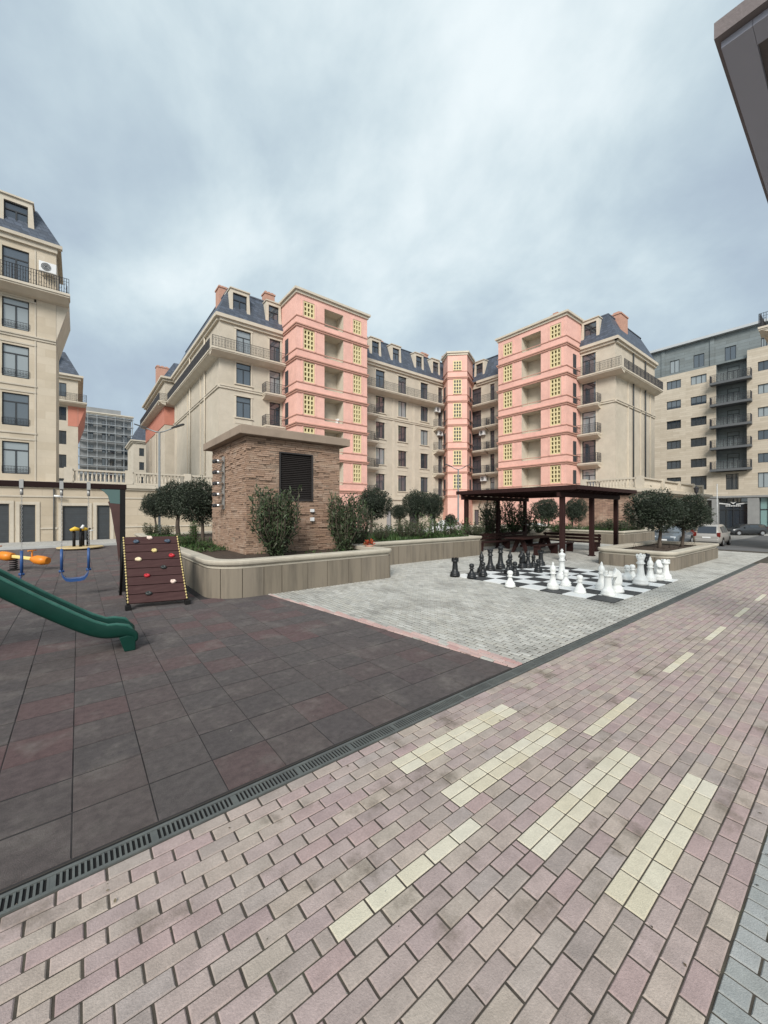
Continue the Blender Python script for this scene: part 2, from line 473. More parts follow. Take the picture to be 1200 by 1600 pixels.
for p in ((741, 748), (757, 763)):
    a, b = Q_(*p); ops.append((a, b, -1.0, 2.3)); wins.append((fr, a, b, -1.0, 2.3, 'shop'))
flush(fr, 0, YA - 15.6)
fe.wall(wall, 0, 11.2, -1.2, 19.05, [(2.3, 2.55, 4.2, 5.0)]); fs.wall(wall, 0, 19.9, -1.2, 19.05, [])
wall.face([(52.8, 15.6, -1.2), (52.8, 55.2, -1.2), (52.8, 55.2, 19.05), (52.8, 15.6, 19.05)])
wall.face([(52.8, 55.2, -1.2), (9.65, 55.2, -1.2), (9.65, 55.2, 19.05), (52.8, 55.2, 19.05)])
wall.build('wall', STONE2, AB)
# mouldings and pilaster strips
for f, a, b in ((fl, 0, TA - 9.65), (fl, TB - 9.65, 29.0), (fr, 3.0, YA - UA), (fr, YA - UB, 19.7), (fe, 0, 11.2), (fs, 0, 19.9)):
    e = .14 if f in (fl, fe, fs, fr) else 0
    trim(tr, f, a - (e if a == 0 and f is not fs else 0), b, FL[3] - .12, FL[3] + .06, .10); trim(tr, f, a, b, FL[3] + .06, FL[3] + .14, .16)
    trim(tr, f, a, b, 3.45, 3.75, .14)
    trim(tr, f, a, b, 18.75, 19.0, .2); trim(tr, f, a - (.35 if a == 0 else 0), b + (.35 if f is fr and b > 19 else 0), 19.0, 19.3, .38)
for s in (1.1, 7.6, 13.4): trim(tr, fs, s, s + .12, 3.75, 15.6, .1)
for s in (3.1, 6.6, 9.6): trim(tr, fe, s, s + .12, 3.75, 15.6, .1)
for px_ in (613, 645, 676): s = sx(onb(px_, YA)); trim(tr, fl, s, s + .35, 3.75, 15.6, .05)
# drainpipes
for f, s in ((fs, 9.2), (fs, 15.4), (fe, 4.4), (fe, 7.9)):
    p = MB(); a = f.P(s, 0, .12); p.tube([(a[0], a[1], 3.0), (a[0], a[1], 19.2)], .07, 6)
    p.build('drainpipe', CREAM if f is fs else DARKDOOR, AB)
# towers
small_tower(AB, Fac((TA, TY), '-y'), 0, TB - TA, YA - TY + 1.5,
            [(onb(474, TY) - TA, onb(491.5, TY) - TA), (onb(551.5, TY) - TA, onb(564.5, TY) - TA)], [(onb(507, TY) - TA, onb(536.5, TY) - TA)])
ft = Fac((UX0, UA), '-x')
small_tower(AB, ft, 0, UA - UB, XR - UX0 + 1.5,
            [(UA - ona(786.5, UX0), UA - ona(800.5, UX0)), (UA - ona(859.5, UX0), UA - ona(876.5, UX0))], [(UA - ona(815, UX0), UA - ona(845, UX0))])
# dark louvred side openings of the towers and the corner tower
for k in range(5):
    for f, s in ((Fac((TA, YA), '-x'), 1.0), (Fac((UX0, UB), '-y'), 1.7)):
        m = MB(); f.box(m, s - .32, s + .32, .003, .05, FL[k] + .05, FL[k] + 2.3)
        m.build('louvre_panel', DARKDOOR, AB)
# corner tower
ct = MB(); cp = [(38.1, 35.3), (36.84, 33.36), (38.56, 31.64), (41.6, 33.2)]
zt = 22.3
for p, q in zip(cp, cp[1:]):
    ct.face([(p[0], p[1], -1.2), (q[0], q[1], -1.2), (q[0], q[1], zt), (p[0], p[1], zt)])
ct.face([(x, y, zt) for x, y in cp] + [(43, 36.5, zt)])
cto = ct.build('corner_tower', PINK, AB)
cm = MB()
def ring(z0, z1, d, mi=0):
    c = Vector((39.6, 33.9)); o = []
    pts = [(38.0, 35.3), (36.84, 33.36), (38.56, 31.64), (41.6, 33.1)]
    n = [Vector((-.84, .54)), Vector((-.95, -.31)), Vector((.1, -1.0)), Vector((.46, -.89))]
    for (x, y), m_ in zip(pts, n): o.append((x + m_.x*d, y + m_.y*d))
    cm.prism(o + [(41.59, 35.29)], z0, z1, mi)
for k in range(6):
    ring(FL[k] - .14, FL[k] + .02, .1); ring(FL[k] + .02, FL[k] + .12, .17); ring(FL[k] + .78, FL[k] + .86, .06)
ring(zt - .4, zt - .15, .12, 1); ring(zt - .15, zt + .06, .26, 1)
put('moulding', cm.mesh('moulding', [PINKTRIM, CREAM]), cto, (0, 0, 0))
c0 = Vector((37.7, 32.5)) + Vector((-.7071, -.7071)) * .03
for k in range(6):
    h = 1.85 if k < 5 else 1.2; lb = MB(); w = 1.05; br = .11; nr = 4 if k < 5 else 3
    lb.box(-w/2, w/2, .0, .02, 0, h, 1)
    for c in range(4): x = -w/2 + (w - br)*c/3; lb.box(x, x + br, -.06, .0, 0, h)
    for r_ in range(nr + 1):
        for c in range(3):
            x0 = -w/2 + (w-br)*c/3 + br; lb.box(x0, -w/2 + (w-br)*(c+1)/3, -.055, 0, (h-br)*r_/nr, (h-br)*r_/nr + br)
    put('lattice_screen', lb.mesh('lattice_screen', [LATT, DARKDOOR]), cto, (c0.x, c0.y, FL[k] + .93), -PI/4)
    if k < 5:
        for (p, q) in ((cp[0], cp[1]), (cp[2], cp[3])):
            a, b = Vector(p), Vector(q); d = (b - a).normalized(); nn = Vector((d.y, -d.x)); mid = a.lerp(b, .42 if p is cp[0] else .52)
            e = [mid - d*.35 + nn*.01, mid + d*.35 + nn*.01]
            m = MB(); m.extr([(e[0].x, e[0].y, FL[k] + .1), (e[1].x, e[1].y, FL[k] + .1), (e[1].x, e[1].y, FL[k] + 2.2), (e[0].x, e[0].y, FL[k] + 2.2)], (nn.x*.04, nn.y*.04, 0))
            put('louvre_panel', m.mesh('louvre_panel', DARKDOOR), cto, (0, 0, 0))
# roof
oz, iz, t_ = 19.3, 22.35, 1.15
outer = [(9.4, 55.4), (9.4, 35.05), (41.35, 35.05), (41.35, 15.35), (53.0, 15.35), (53.0, 55.4)]
inner = [(10.75, 54.1), (10.75, 36.4), (42.7, 36.4), (42.7, 16.7), (51.7, 16.7), (51.7, 54.1)]
rf = MB()
for k in range(6):
    j = (k + 1) % 6
    rf.face([(*outer[k], oz), (*outer[j], oz), (*inner[j], iz), (*inner[k], iz)])
rf.face([(*outer[k], oz + .002) for k in (0, 1, 2, 5)][::-1], 1); rf.face([(*outer[k], oz + .002) for k in (2, 3, 4, 5)][::-1], 1)
rf.face([(*inner[k], iz) for k in (0, 1, 2, 5)]); rf.face([(*inner[k], iz) for k in (2, 3, 4, 5)])
for k in range(6):
    j = (k + 1) % 6
    rf.tube([(*inner[k], iz), (*inner[j], iz)], .1, 6, 0)
roof = rf.build('roof', [SLATE, PLAIN], AB)
for px_, w in ((374, 1.25), (427, 1.0)): dormer(fl, sx(onb(px_, YA)) + .1, w, 19.35, AB)
for px_ in (588, 620, 656, 682): dormer(fl, sx(onb(px_, YA)), 1.05, 19.35, AB)
dormer(fr, sy(ona(748, XR)), 1.1, 19.35, AB); dormer(fr, sy(ona(921, XR)), 1.25, 19.35, AB)
ra = MB(); ra.tube([(42.5 + .35*math.cos(t), 29.1 + 1.0*math.cos(t)*0, 21.6 + .8*math.sin(t)) for t in [PI*i/8 for i in range(9)]], .09, 6)
cm_ = [(10.9, 39.0, .8, 1.2, 19.5, 23.4), (15.0, 37.6, 1.0, .8, 21, 23.7), (36.3, 37.3, 1.0, .9, 21, 23.0), (40.4, 36.6, 1.2, .9, 21, 23.6), (45.3, 16.6, 1.9, .95, 20, 22.75), (29, 37.6, .8, .6, 21.5, 22.9), (40, 20.7, .9, .9, 22.3, 22.8)]
for c in cm_: chimney(*c, AB)
# arched zinc eyebrow dormers beside the towers
for f, s in ((fl, sx(24.6)), (fr, sy(28.1))):
    m = MB(); n = 10
    pr = [(.75*math.cos(PI*i/n), 21.35 + 1.0*math.sin(PI*i/n)) for i in range(n + 1)]
    m.extr([f.P(s + x, z, -.55) for x, z in pr], tuple(Vector(f.P(0, 0, -1.6)) - Vector(f.P(0, 0, 0))))
    pr2 = [(.5*math.cos(PI*i/n), 21.45 + .68*math.sin(PI*i/n)) for i in range(n + 1)]
    m.extr([f.P(s + x, z, -.53) for x, z in pr2], tuple(Vector(f.P(0, 0, -.05)) - Vector(f.P(0, 0, 0))), 1)
    m.build('eyebrow_dormer', [SLATE, GL[1]], AB)
# continuous top balcony
z = FL[4]
balcony(fl, -.85, TA - 9.65, .95, z, AB, (False, False)); balcony(fl, TB - 9.65, sx(37.9), .95, z, AB, (False, False))
balcony(fs, 0, 19.9 + .1, .85, z, AB, (True, False))
balcony(fr, sy(33.4), sy(UA), .95, z, AB, (False, False)); balcony(fr, sy(UB), 19.7 + .9, .95, z, AB, (False, False))
balcony(fe, 0, 11.3, .85, z, AB, (False, True))
for k in range(4):
    a, b = P_(409, 441); balcony(fl, a, sx(TA), .95, FL[k], AB, (True, False))
    a, b = P_(575, 585); balcony(fl, sx(TB), b, .95, FL[k], AB, (False, True))
    a, b = P_(676, 700); balcony(fl, a, sx(37.9), .95, FL[k], AB, (True, False))
    a, b = Q_(735, 764); balcony(fr, sy(33.4), b, .95, FL[k], AB, (False, True))
    a, b = Q_(765, 777); balcony(fr, a, sy(UA), .95, FL[k], AB, (True, False))
    a, b = Q_(900, 940); balcony(fr, sy(UB), b, .95, FL[k], AB, (False, True))

# ------------------------------------------------------------------ block at the left edge
BB = thing('apartment_building', 'cream stone apartment block with wide windows cut off by the left frame edge', 'building', (-7, 40, 0))
fb = Fac((-14, 33.0), '-y'); fbx = Fac((-1.12, 33.0), '+x'); sb = lambda px_: onb(px_, 33.0) + 14
w = MB(); tb = Bands(BB, STONE2); ops = []; wl = []
w0, w1 = sb(3), sb(45.5)
for k in range(5):
    for dx in (0, -4.6):
        c, e = (FL[k] + .35, FL[k] + 2.35) if k < 4 else (FL[k] + .06, FL[k] + 2.35)
        ops.append((w0 + dx, w1 + dx, c, e)); wl.append((w0 + dx, w1 + dx, c, e, k))
fb.wall(w, 0, 12.88, 3.6, 19.05, ops); ws = MB(); fbx.wall(ws, 0, 5, 3.6, 19.05, []); ws.build('side_wall', PLAIN, BB)
w.face([(-14, 33, 3.6), (-14, 33, 19.05), (-14, 38, 19.05), (-14, 38, 3.6)]); w.face([(-14, 38, 3.6), (-14, 38, 19.05), (-1.12, 38, 19.05), (-1.12, 38, 3.6)])
w.build('wall', STONE, BB)
for a, b, c, e, k in wl:
    window(fb, (a + b)/2, c, b - a, e - c, 'rail' if k < 4 else 'two', BB, (2, 1, 2, 2, 1)[k])  # pale panes: curtains plus sky reflection painted into the glass colour
    m = MB(); fb.box(m, b + .25, b + .33, .002, .03, c - .75, e + .25); fb.box(m, a - .1, b + .33, .002, .045, c - .86, c - .75); m.build('window_panel', STONE2, BB)
trim(tb, fb, 0, 12.88, FL[3] - .12, FL[3] + .02, .06); trim(tb, fb, 0, 12.88, FL[3] + .02, FL[3] + .1, .12)
for k in (1, 2): trim(tb, fb, 0, w1 + .35, FL[k] - .12, FL[k] - .02, .06)
trim(tb, fb, 0, 12.95, 18.8, 19.1, .15); trim(tb, fb, 0, 13.2, 19.1, 19.3, .3)
# flared corbel under the end of the balcony
m = MB(); m.extr([(-1.11, 33.0, 13.2), (-.45, 33.0, 15.7), (-.45, 33.0, 15.85), (-1.11, 33.0, 15.85)], (0, 4.5, 0)); m.build('corbel', STONE2, BB)
balcony(fb, 0, 13.6, 1.0, FL[4], BB, (False, False)); balcony(fbx, 0, 1.6, .6, FL[4], BB, (False, False), cove=.05)
rf = MB(); o_ = [(-14.2, 32.75), (-.87, 32.75), (-.87, 38.2), (-14.2, 38.2)]; i_ = [(-12.8, 34.0), (-2.1, 34.0), (-2.1, 37), (-12.8, 37)]
for k in range(4):
    j = (k + 1) % 4; rf.face([(*o_[k], 19.3), (*o_[j], 19.3), (*i_[j], 21.75), (*i_[k], 21.75)], 1 if k == 1 else 0)
rf.face([(*p, 21.75) for p in i_]); rf.face([(*p, 19.302) for p in o_][::-1], 2); rf.build('roof', [SLATE, M('blue_grey_slate_side', (.072, .088, .118), (.095, .112, .145), 2, .7), PLAIN], BB)
for dx in (0, -4.6): dormer(fb, (w0 + w1)/2 + dx, (w1 - w0) * .9, 19.35, BB, 1.95)

def ac_unit(loc, rz, label):
    t = thing('air_conditioner', label, 'air conditioner', loc, rz, 'outdoor air conditioner units')
    m = MB(); m.box(-.42, .42, -.16, .16, 0, .62); m.box(-.36, -.3, -.12, .3, -.06, 0); m.box(.3, .36, -.12, .3, -.06, 0); put('casing', m.mesh('casing', WHITEP), t, (0, 0, 0), bevel=.015)
    g = MB()
    for r_ in (.07, .14, .2, .25): g.tube([(-.08 + r_*math.cos(u), -.17, .31 + r_*math.sin(u)) for u in [2*PI*i/16 for i in range(16)]], .008, 4, closed=True)
    g.face([(-.08 + .25*math.cos(u), -.162, .31 + .25*math.sin(u)) for u in [-2*PI*i/16 for i in range(16)]], 1)
    put('fan_grille', g.mesh('fan_grille', [WHITEP, DARKDOOR]), t, (0, 0, 0)); return t
ac_unit((onb(75, 32.8), 32.65, 17.25), 0, 'white air conditioner on the balcony of the left-edge cream block')
for px_, k, lb in ((681, 3, 'air conditioner in the inner corner, directly under the long top balcony'), (685, 2, 'air conditioner in the inner corner, one storey below the highest pair of doors')):
    ac_unit((onb(px_, YA), 35.0, FL[k] + 2.0), 0, lb)
for y_, k, lb in ((ona(756, XR), 2, 'white air conditioner beside the balcony right of the salmon corner tower'), (ona(758, XR), 0, 'lowest air conditioner right of the salmon corner tower, just above the pergola')):
    ac_unit((XR - .3, y_, FL[k] + 2.0), -PI/2, lb)
ac_unit((onb(531, TY + .9), TY + .9, FL[2] + .65), 0, 'air conditioner standing inside a loggia of the left salmon tower')

# ------------------------------------------------------------------ podium wall with garage doors and balustrade
PD = thing('terrace_wall', 'tan stone terrace wall with dark garage doors and balustrade, left of the brown brick kiosk', 'wall', (0, 36, 0))
fp = Fac((-14, 33.0), '-y'); w = MB()
d_ = [(sb(p0), sb(p1), 0.02, z1) for p0, p1, z1 in ((-22, 14, 2.5), (32, 55, 2.45), (98, 137, 2.4), (152, 171.5, 2.45))]
fp.wall(w, 0, 23.6, -.3, 3.55, d_, depth=.18); fp.box(w, 13.1, 23.6, -13, -.01, 3.56, 3.98, 1)
w.build('wall', [M('tan_stone_blocks', (.53, .45, .345), (.46, .39, .295), 0.8, .85, .12, 60, brick=(2.6, .58, .012, (.42, .35, .26), False, .05)), CONC], PD)
for a, b, c, e in d_:
    m = MB(); fp.box(m, a + .003, b - .003, -.16, -.1, c, e - .003); m.build('door', DARKDOOR, PD)
m = MB()
for z0, z1, d in ((2.95, 3.05, .05), (3.56, 3.7, .12), (3.7, 3.96, .24)): fp.box(m, 0, 23.55, .002, d, z0, z1)
for a, b in ((0, d_[0][0]), (d_[0][1], d_[1][0]), (d_[1][1], d_[2][0]), (d_[2][1], d_[3][0]), (d_[3][1], 23.5)):
    if b > a: fp.box(m, a + .25, b - .25, .002, .06, .9, 1.0)
for a, b, c, e in d_:
    for q in (a - .22, b + .04): fp.box(m, q, q + .18, .002, .04, 0, e + .018)
    fp.box(m, a - .22, b + .22, .002, .04, e + .02, e + .2)
m.build('stone_trim', STONE2, PD)
for s, n in ((sb(71.5), 'drainpipe'), ):
    m = MB(); a = fp.P(s + .4, 0, .08); m.tube([(a[0], a[1], .1), (a[0], a[1], 3.5)], .04, 6); m.build('drainpipe', DARKDOOR, PD)
m = MB(); a = fp.P(sb(86), 0, .25); m.tube([(a[0] - .05, a[1], 3.05), (a[0] + .4, a[1], 3.0)], .06, 8); m.build('security_light', WHITEP, PD)
def balustrade(parent, p0, p1, z, piers):
    a, b = Vector((*p0, 0)), Vector((*p1, 0)); d = (b - a).normalized(); n = Vector((-d.y, d.x, 0)); L_ = (b - a).length
    m = MB()
    def slab(t0, t1, w, z0, z1):
        q = [a + d*t0 + n*w, a + d*t0 - n*w, a + d*t1 - n*w, a + d*t1 + n*w]; m.prism([(v.x, v.y) for v in q], z0, z1)
    slab(0, L_, .13, z, z + .12); slab(0, L_, .14, z + .78, z + .9)
    for t in piers: slab(t - .22, t + .22, .2, z + .002, z + .98)
    o = m.build('balustrade', STONE2, parent)
    prof = [(.05, 0), (.05, .05), (.035, .08), (.065, .2), (.07, .28), (.035, .5), (.03, .56), (.045, .62), (.05, .66)]
    bm = MB(); bm.lathe(prof, 8); me = bm.mesh('baluster', STONE2)
    k = int(L_ / .23)
    for i in range(k):
        t = (i + .5) * L_ / k
        if any(abs(t - q) < .3 for q in piers): continue
        v = a + d*t; put('baluster', me, o, (v.x, v.y, z + .12))
    return o
balustrade(PD, (-.75, 32.95), (9.5, 32.95), 3.97, [.25, 3.6, 7.4, 10.0])

# ------------------------------------------------------------------ more distant blocks
def simple_block(label, x0, x1, y0, y1, ztop, floors, face_cols, side='-x', side_cols=(), mats=STONE2, roofh=2.6, zbase=-1.0, bands=(), flare=None, winw=1.1, winh=1.7, gls=None):
    t = thing('apartment_building', label, 'building', ((x0 + x1)/2, (y0 + y1)/2, zbase))
    f1 = Fac((x0, y0), '-y'); f2 = Fac((x0, y1), '-x') if side == '-x' else Fac((x1, y0), '+x')
    w = MB(); o1 = [(c - winw/2, c + winw/2, z + .5, z + .5 + winh) for c in face_cols for z in floors]
    o2 = [(c - winw/2, c + winw/2, z + .5, z + .5 + winh) for c in side_cols for z in floors]
    f1.wall(w, 0, x1 - x0, zbase, ztop, o1); f2.wall(w, 0, y1 - y0, zbase, ztop, o2)
    w.face([(x0, y1, zbase), (x0, y1, ztop), (x1, y1, ztop), (x1, y1, zbase)])
    xo = x1 if side == '-x' else x0
    w.face([(xo, y0, zbase), (xo, y1, zbase), (xo, y1, ztop), (xo, y0, ztop)])
    w.face([(x0, y0, ztop), (x1, y0, ztop), (x1, y1, ztop), (x0, y1, ztop)])
    w.build('wall', mats, t)
    for fac, os_ in ((f1, o1), (f2, o2)):
        for a, b, c, e in os_: window(fac, (a + b)/2, c, b - a, e - c, 'one', t, gls if gls is not None else R.choice((0, 0, 1)))
    m = MB()
    for z0, z1, d in ((ztop - .3, ztop, .3), (ztop, ztop + .25, .55)):
        m.box(x0 - d, x1 + d, y0 - d, y1 + d, z0, z1 - .002)
    m.build('cornice', CREAM, t)
    for z0, z1, d, mt in bands:
        m = MB(); f1.box(m, 0, x1 - x0, .003, d, z0, z1)
        if side == '-x': f2.box(m, 0, y1 - y0 + d, .003, d, z0, z1)
        else: f2.box(m, -d, y1 - y0, .003, d, z0, z1)
        m.build('wall_band', mt, t)
    if roofh:
        rf = MB(); q = 1.3; z0 = ztop + .25
        o_ = [(x0 - .2, y0 - .2), (x1 + .2, y0 - .2), (x1 + .2, y1 + .2), (x0 - .2, y1 + .2)]; i_ = [(x0 + q, y0 + q), (x1 - q, y0 + q), (x1 - q, y1 - q), (x0 + q, y1 - q)]
        for k in range(4):
            j = (k + 1) % 4; rf.face([(*o_[k], z0), (*o_[j], z0), (*i_[j], z0 + roofh), (*i_[k], z0 + roofh)])
        rf.face([(*p, z0 + roofh) for p in i_]); rf.build('roof', SLATE, t)
    return t, f1, f2
D, d1, d2 = simple_block('cream block with a salmon corner panel, showing between the left-edge block and the scaffolding', -14, 0, 63, 80, 19.1, FL[:5], [12.3, 8.5], '+x', [3.0], roofh=3.2, gls=0)
balcony(d1, 3, 14.9, .95, FL[4] - .1, D, (False, True))
m = MB(); m.extr([(.01, 63.0, 12.9), (.85, 63.0, 15.7), (.01, 63.0, 15.7)], (0, 17, 0)); m.extr([(-1.0, 62.97, 12.9), (-.02, 62.97, 12.9), (-.02, 62.97, 15.7), (-1.0, 62.97, 15.7)], (0, .02, 0), 1); m.build('corbel', [SALMON, SALMON], D)
dormer(d1, 11.0, 1.4, 19.4, D)
G, g1, g2 = simple_block('cream and dull salmon block further down the street, left of the L-shaped block', 9.0, 22, 58, 76, 19.6, [], [], '-x', roofh=2.6, bands=((13.6, 16.2, .06, SALMON), (3.4, 3.7, .12, CREAM)))
balcony(g2, -.5, 18.9, .85, 16.5, G, (False, False)); balcony(g1, -.8, 5, .85, 16.5, G, (False, False))
chimney(9.9, 66, 1.6, 1.0, 19.8, 23.5, G)
for s in (5.5, 11.0): m = MB(); g2.box(m, s, s + .3, .07, .16, 0, 13.5); m.build('pilaster', CREAM, G)
# scaffolded block
E_, e1, e2 = simple_block('unfinished grey block wrapped in scaffolding, seen down the street at left', .3, 10.6, 117, 130, 26.0, [0.5 + 3.1*k for k in range(8)], [2.0, 4.9, 6.5, 8.9], '-x', [3, 8], mats=UNFIN, roofh=0, winw=1.25, winh=1.75, gls=0)
sc = MB(); r_ = .05
for x in [0.0 + 1.8*i for i in range(7)]:
    for y in (115.6, 116.6): sc.tube([(x, y, -1), (x, y, 25.6)], r_, 4, sm=False)
for z in [1.2 + 2.0*i for i in range(13)]:
    for y in (115.6, 116.6): sc.tube([(-.2, y, z), (11, y, z)], r_, 4, sm=False)
    if int(z) % 2: sc.box(-.2, 11, 115.6, 116.6, z + .06, z + .12)
sc.build('scaffolding', SCAFM, E_)
m = MB(); m.box(1.2, 8.5, 118, 128, 26.25, 27.6); m.build('penthouse', UNFIN, E_)
m = MB(); m.box(-4.0, -.2, 119, 130, -1, 25.0)
for k in range(8): m.box(-4.01, -.19, 118.9, 119, .8 + 3.1*k, 2.6 + 3.1*k, 1)
m.build('side_wing', [UNFIN, DARKDOOR], E_)
simple_block('small pale block with a bluish mansard roof beside the far scaffolding', 9.3, 18, 98, 110, 17.2, [1, 4.2, 7.4, 10.6, 13.6], [1.5, 3.4], '-x', [5], roofh=3.6, winw=.9)

# ------------------------------------------------------------------ grey and tan block across the street at right
CB = thing('apartment_building', 'modern tan and grey cladded block with dark stacked balconies at the right', 'building', (76, 12, -1.2))
XC = 71.0; fc = Fac((XC, 45.0), '-x'); sc_ = lambda px_: 45.0 - ona(px_, XC)
YEND = 66.0
w = MB(); gp = MB(); ops = []; wl = []
cols = [((1041.5, 1064), 'three'), ((1079, 1104), 'three'), ((1184, 1212), 'three'), ((1000, 1022), 'three')]
for (p0, p1), st in cols:
    for k in range(5):
        z1 = 22.0 - 3.05*k; z0 = z1 - 1.25
        ops.append((sc_(p0), sc_(p1), z0, z1)); wl.append((sc_(p0), sc_(p1), z0, z1, st, None))
    z1 = 22.0 - 3.05*5 + .5; ops.append((sc_(p0), sc_(p1), z1 - 2.0, z1)); wl.append((sc_(p0), sc_(p1), z1 - 2.0, z1, st, None))
ops.append((sc_(1134), sc_(1154), 5.1, 7.3)); wl.append((sc_(1134), sc_(1154), 5.1, 7.3, 'two', 0))
bs0, bs1 = sc_(1119), sc_(1167)
ops.append((bs0, bs1, 7.6, 23.0, 1.0))
cut = bs1 + .02
fc.wall(w, 0, cut, 4.25, 22.9, [(o[0], o[1], o[2], min(o[3], 22.899), *o[4:]) for o in ops if o[0] < cut], depth=.3)
fc.wall(w, cut, YEND, 4.25, 23.9, [o for o in ops if o[0] >= cut], depth=.3)
for i, f in enumerate(w.f):
    if max(abs(w.v[v][0] - XC) for v in f) > .9: w.m[i] = 1
w.box(XC + 1.4, XC + 14, 45 - YEND, 45, -1.2, 22.8, 1)
w.build('wall', [TANPANEL, GREYPANEL], CB)
for a, b, c, e, st, g in wl: window(fc, (a + b)/2, c, b - a, e - c, st, CB, R.choice((0, 0, 1, 2)) if g is None else g, -.08)
fu = Fac((XC + .5, 45.0), '-x'); gp = MB(); uo = []; ul = []
for p0, p1 in ((1045, 1060), (1082, 1099), (1131, 1149), (1188, 1197), (1009, 1020)):
    uo.append((sc_(p0), sc_(p1), 23.3, 25.2)); ul.append((sc_(p0), sc_(p1)))
fu.wall(gp, 0, YEND, 22.92, 27.1, uo, depth=.2)
for px_ in (1032, 1108): fu.box(gp, sc_(px_), sc_(px_) + .5, .003, .12, 22.92, 27.1)
gp.box(XC + .52, XC + 1.3, 45 - YEND, 45, 22.91, 22.915)
fu.box(gp, 0, YEND, -13, -.25, 22.93, 27.0)
up = gp.build('upper_storey', GREYPANEL, CB)
for a, b in ul: window(fu, (a + b)/2, 23.3, b - a, 1.9, 'one', CB, R.choice((1, 2)))
m = MB(); m.box(XC - .1, XC + 14, 45 - YEND - .3, 45.3, 27.11, 27.45); m.build('roof', M('pale_metal_roof_edge', (.5, .52, .53), None, 1, .5), CB)
fd = Fac((XC + 1.0, 45.0), '-x')
for k in range(5):
    z = 8.0 + 3.05*k
    window(fd, (sc_(1134) + sc_(1153))/2, z + .02, sc_(1153) - sc_(1134), 2.2, 'two', CB, R.choice((0, 0, 1)), .12)
    m = MB(); fc.box(m, bs0 - .55, bs1 + .55, -.98, 1.0, z - .3, z); o = m.build('balcony', M('dark_grey_slab', (.12, .125, .13), None, 1, .7) if k == 0 else bpy.data.materials['dark_grey_slab'], CB)
    rl = MB(); railing(rl, [fc.P(bs0 - .5, 0, 0.02)[:2], fc.P(bs0 - .5, 0, .95)[:2], fc.P(bs1 + .5, 0, .95)[:2], fc.P(bs1 + .5, 0, .02)[:2]], z, 1.05, .16, .02)
    put('railing', rl.mesh('railing', IRON), o, (0, 0, 0))
# shop front storey
m = MB(); so = [(sc_(1068), sc_(1112), -1, 3.7), (sc_(1122.5), sc_(1168), -1, 3.9), (sc_(1186), sc_(1240), -1, 3.9), (sc_(1010), sc_(1060), -1, 3.7)]
fc.wall(m, 0, YEND, -1.3, 4.0, so, depth=.8)
fc.box(m, 0, YEND, -.5, .12, 4.002, 4.24)
m.build('shop_wall', [M('grey_stone_pier', (.30, .30, .29), (.25, .25, .245), 1, .8)], CB)
TEAL = glass('teal_shop_glass', (.23, .36, .35), .08, .6)
for i, (a, b, c, e) in enumerate(so):
    m = MB(); fc.box(m, a + .003, b - .003, -.7, -.65, c, e - .003)
    sw = m.build('shop_window', TEAL if i == 2 else GL[0], CB)
    n = 4; q = MB()
    for j in range(n + 1): s = a + (b - a - .08)*j/n; fc.box(q, s + .004, s + .076, -.64, -.55, c + .003, e - .006)
    fc.box(q, a + .01, b - .01, -.63, -.56, 2.3, 2.4)
    put('mullion', q.mesh('mullion', ANTH), sw, (0, 0, 0))
# white emblem above the dark shop window: a spread-winged mark over a short bar, and a half-round mark to its left
m = MB(); s0 = (sc_(1132) + sc_(1157))/2
P3 = lambda s, z: fc.P(s, z, -.5)
def flat(pts): m.extr([P3(s0 + a, b) for a, b in pts], (.05, 0, 0))
flat([(-1.5, 3.15), (-.3, 3.0), (-.3, 3.12), (-1.5, 3.32)]); flat([(1.5, 3.15), (1.5, 3.32), (.3, 3.12), (.3, 3.0)])
flat([(-.35, 3.45), (-.05, 3.12), (.05, 3.12), (.0, 3.3)]); flat([(.35, 3.45), (.0, 3.3), (.05, 3.12)])
for i in range(9): flat([(-.8 + i*.18, 2.78), (-.68 + i*.18, 2.78), (-.68 + i*.18, 2.93), (-.8 + i*.18, 2.93)])
s0 = sc_(1096.5)
flat([(.62*math.cos(PI + PI*i/10), 3.4 + .5*math.sin(PI + PI*i/10)) for i in range(11)])
m.build('shop_sign', WHITEP, CB)

# ------------------------------------------------------------------ terrace with brick facing in front of the right wing
TR = thing('terrace_wall', 'brick-faced terrace with stone balustrade at the foot of the right wing', 'wall', (40, 13, -1))
BRICK = M('rough_split_brick', (.44, .275, .195), (.33, .21, .155), 3, .92, .9, 26, brick=(.42, .085, .016, (.20, .14, .11), False, .45), stain=(1.2, (.56, .42, .32), .5, .75, .8))
m = MB(); m.box(33.8, 52, 10.7, 15.59, -1.2, 3.4, 0); m.build('wall', [BRICK], TR)
m = MB(); m.box(33.55, 52.2, 10.45, 15.58, 3.402, 3.55); m.box(33.35, 52.4, 10.25, 15.57, 3.552, 3.8)
m.box(33.72, 34.5, 10.62, 11.3, -1.1, 3.4); m.build('cornice', STONE2, TR)
m = MB(); m.box(33.92, 35.9, 10.64, 10.69, -.5, 2.9); m.build('side_door', DARKDOOR, TR)
m = MB(); fq = Fac((34.6, 10.7), '-y'); fq.box(m, 0, 17.4, .005, .04, -1.1, 3.39); m.build('side_facing', STONE, TR)
balustrade(TR, (34.0, 15.4), (34.0, 10.9), 3.8, [.2, 4.4]); balustrade(TR, (34.0, 10.9), (51, 10.9), 3.8, [4.5, 9, 13.5, 16.8])

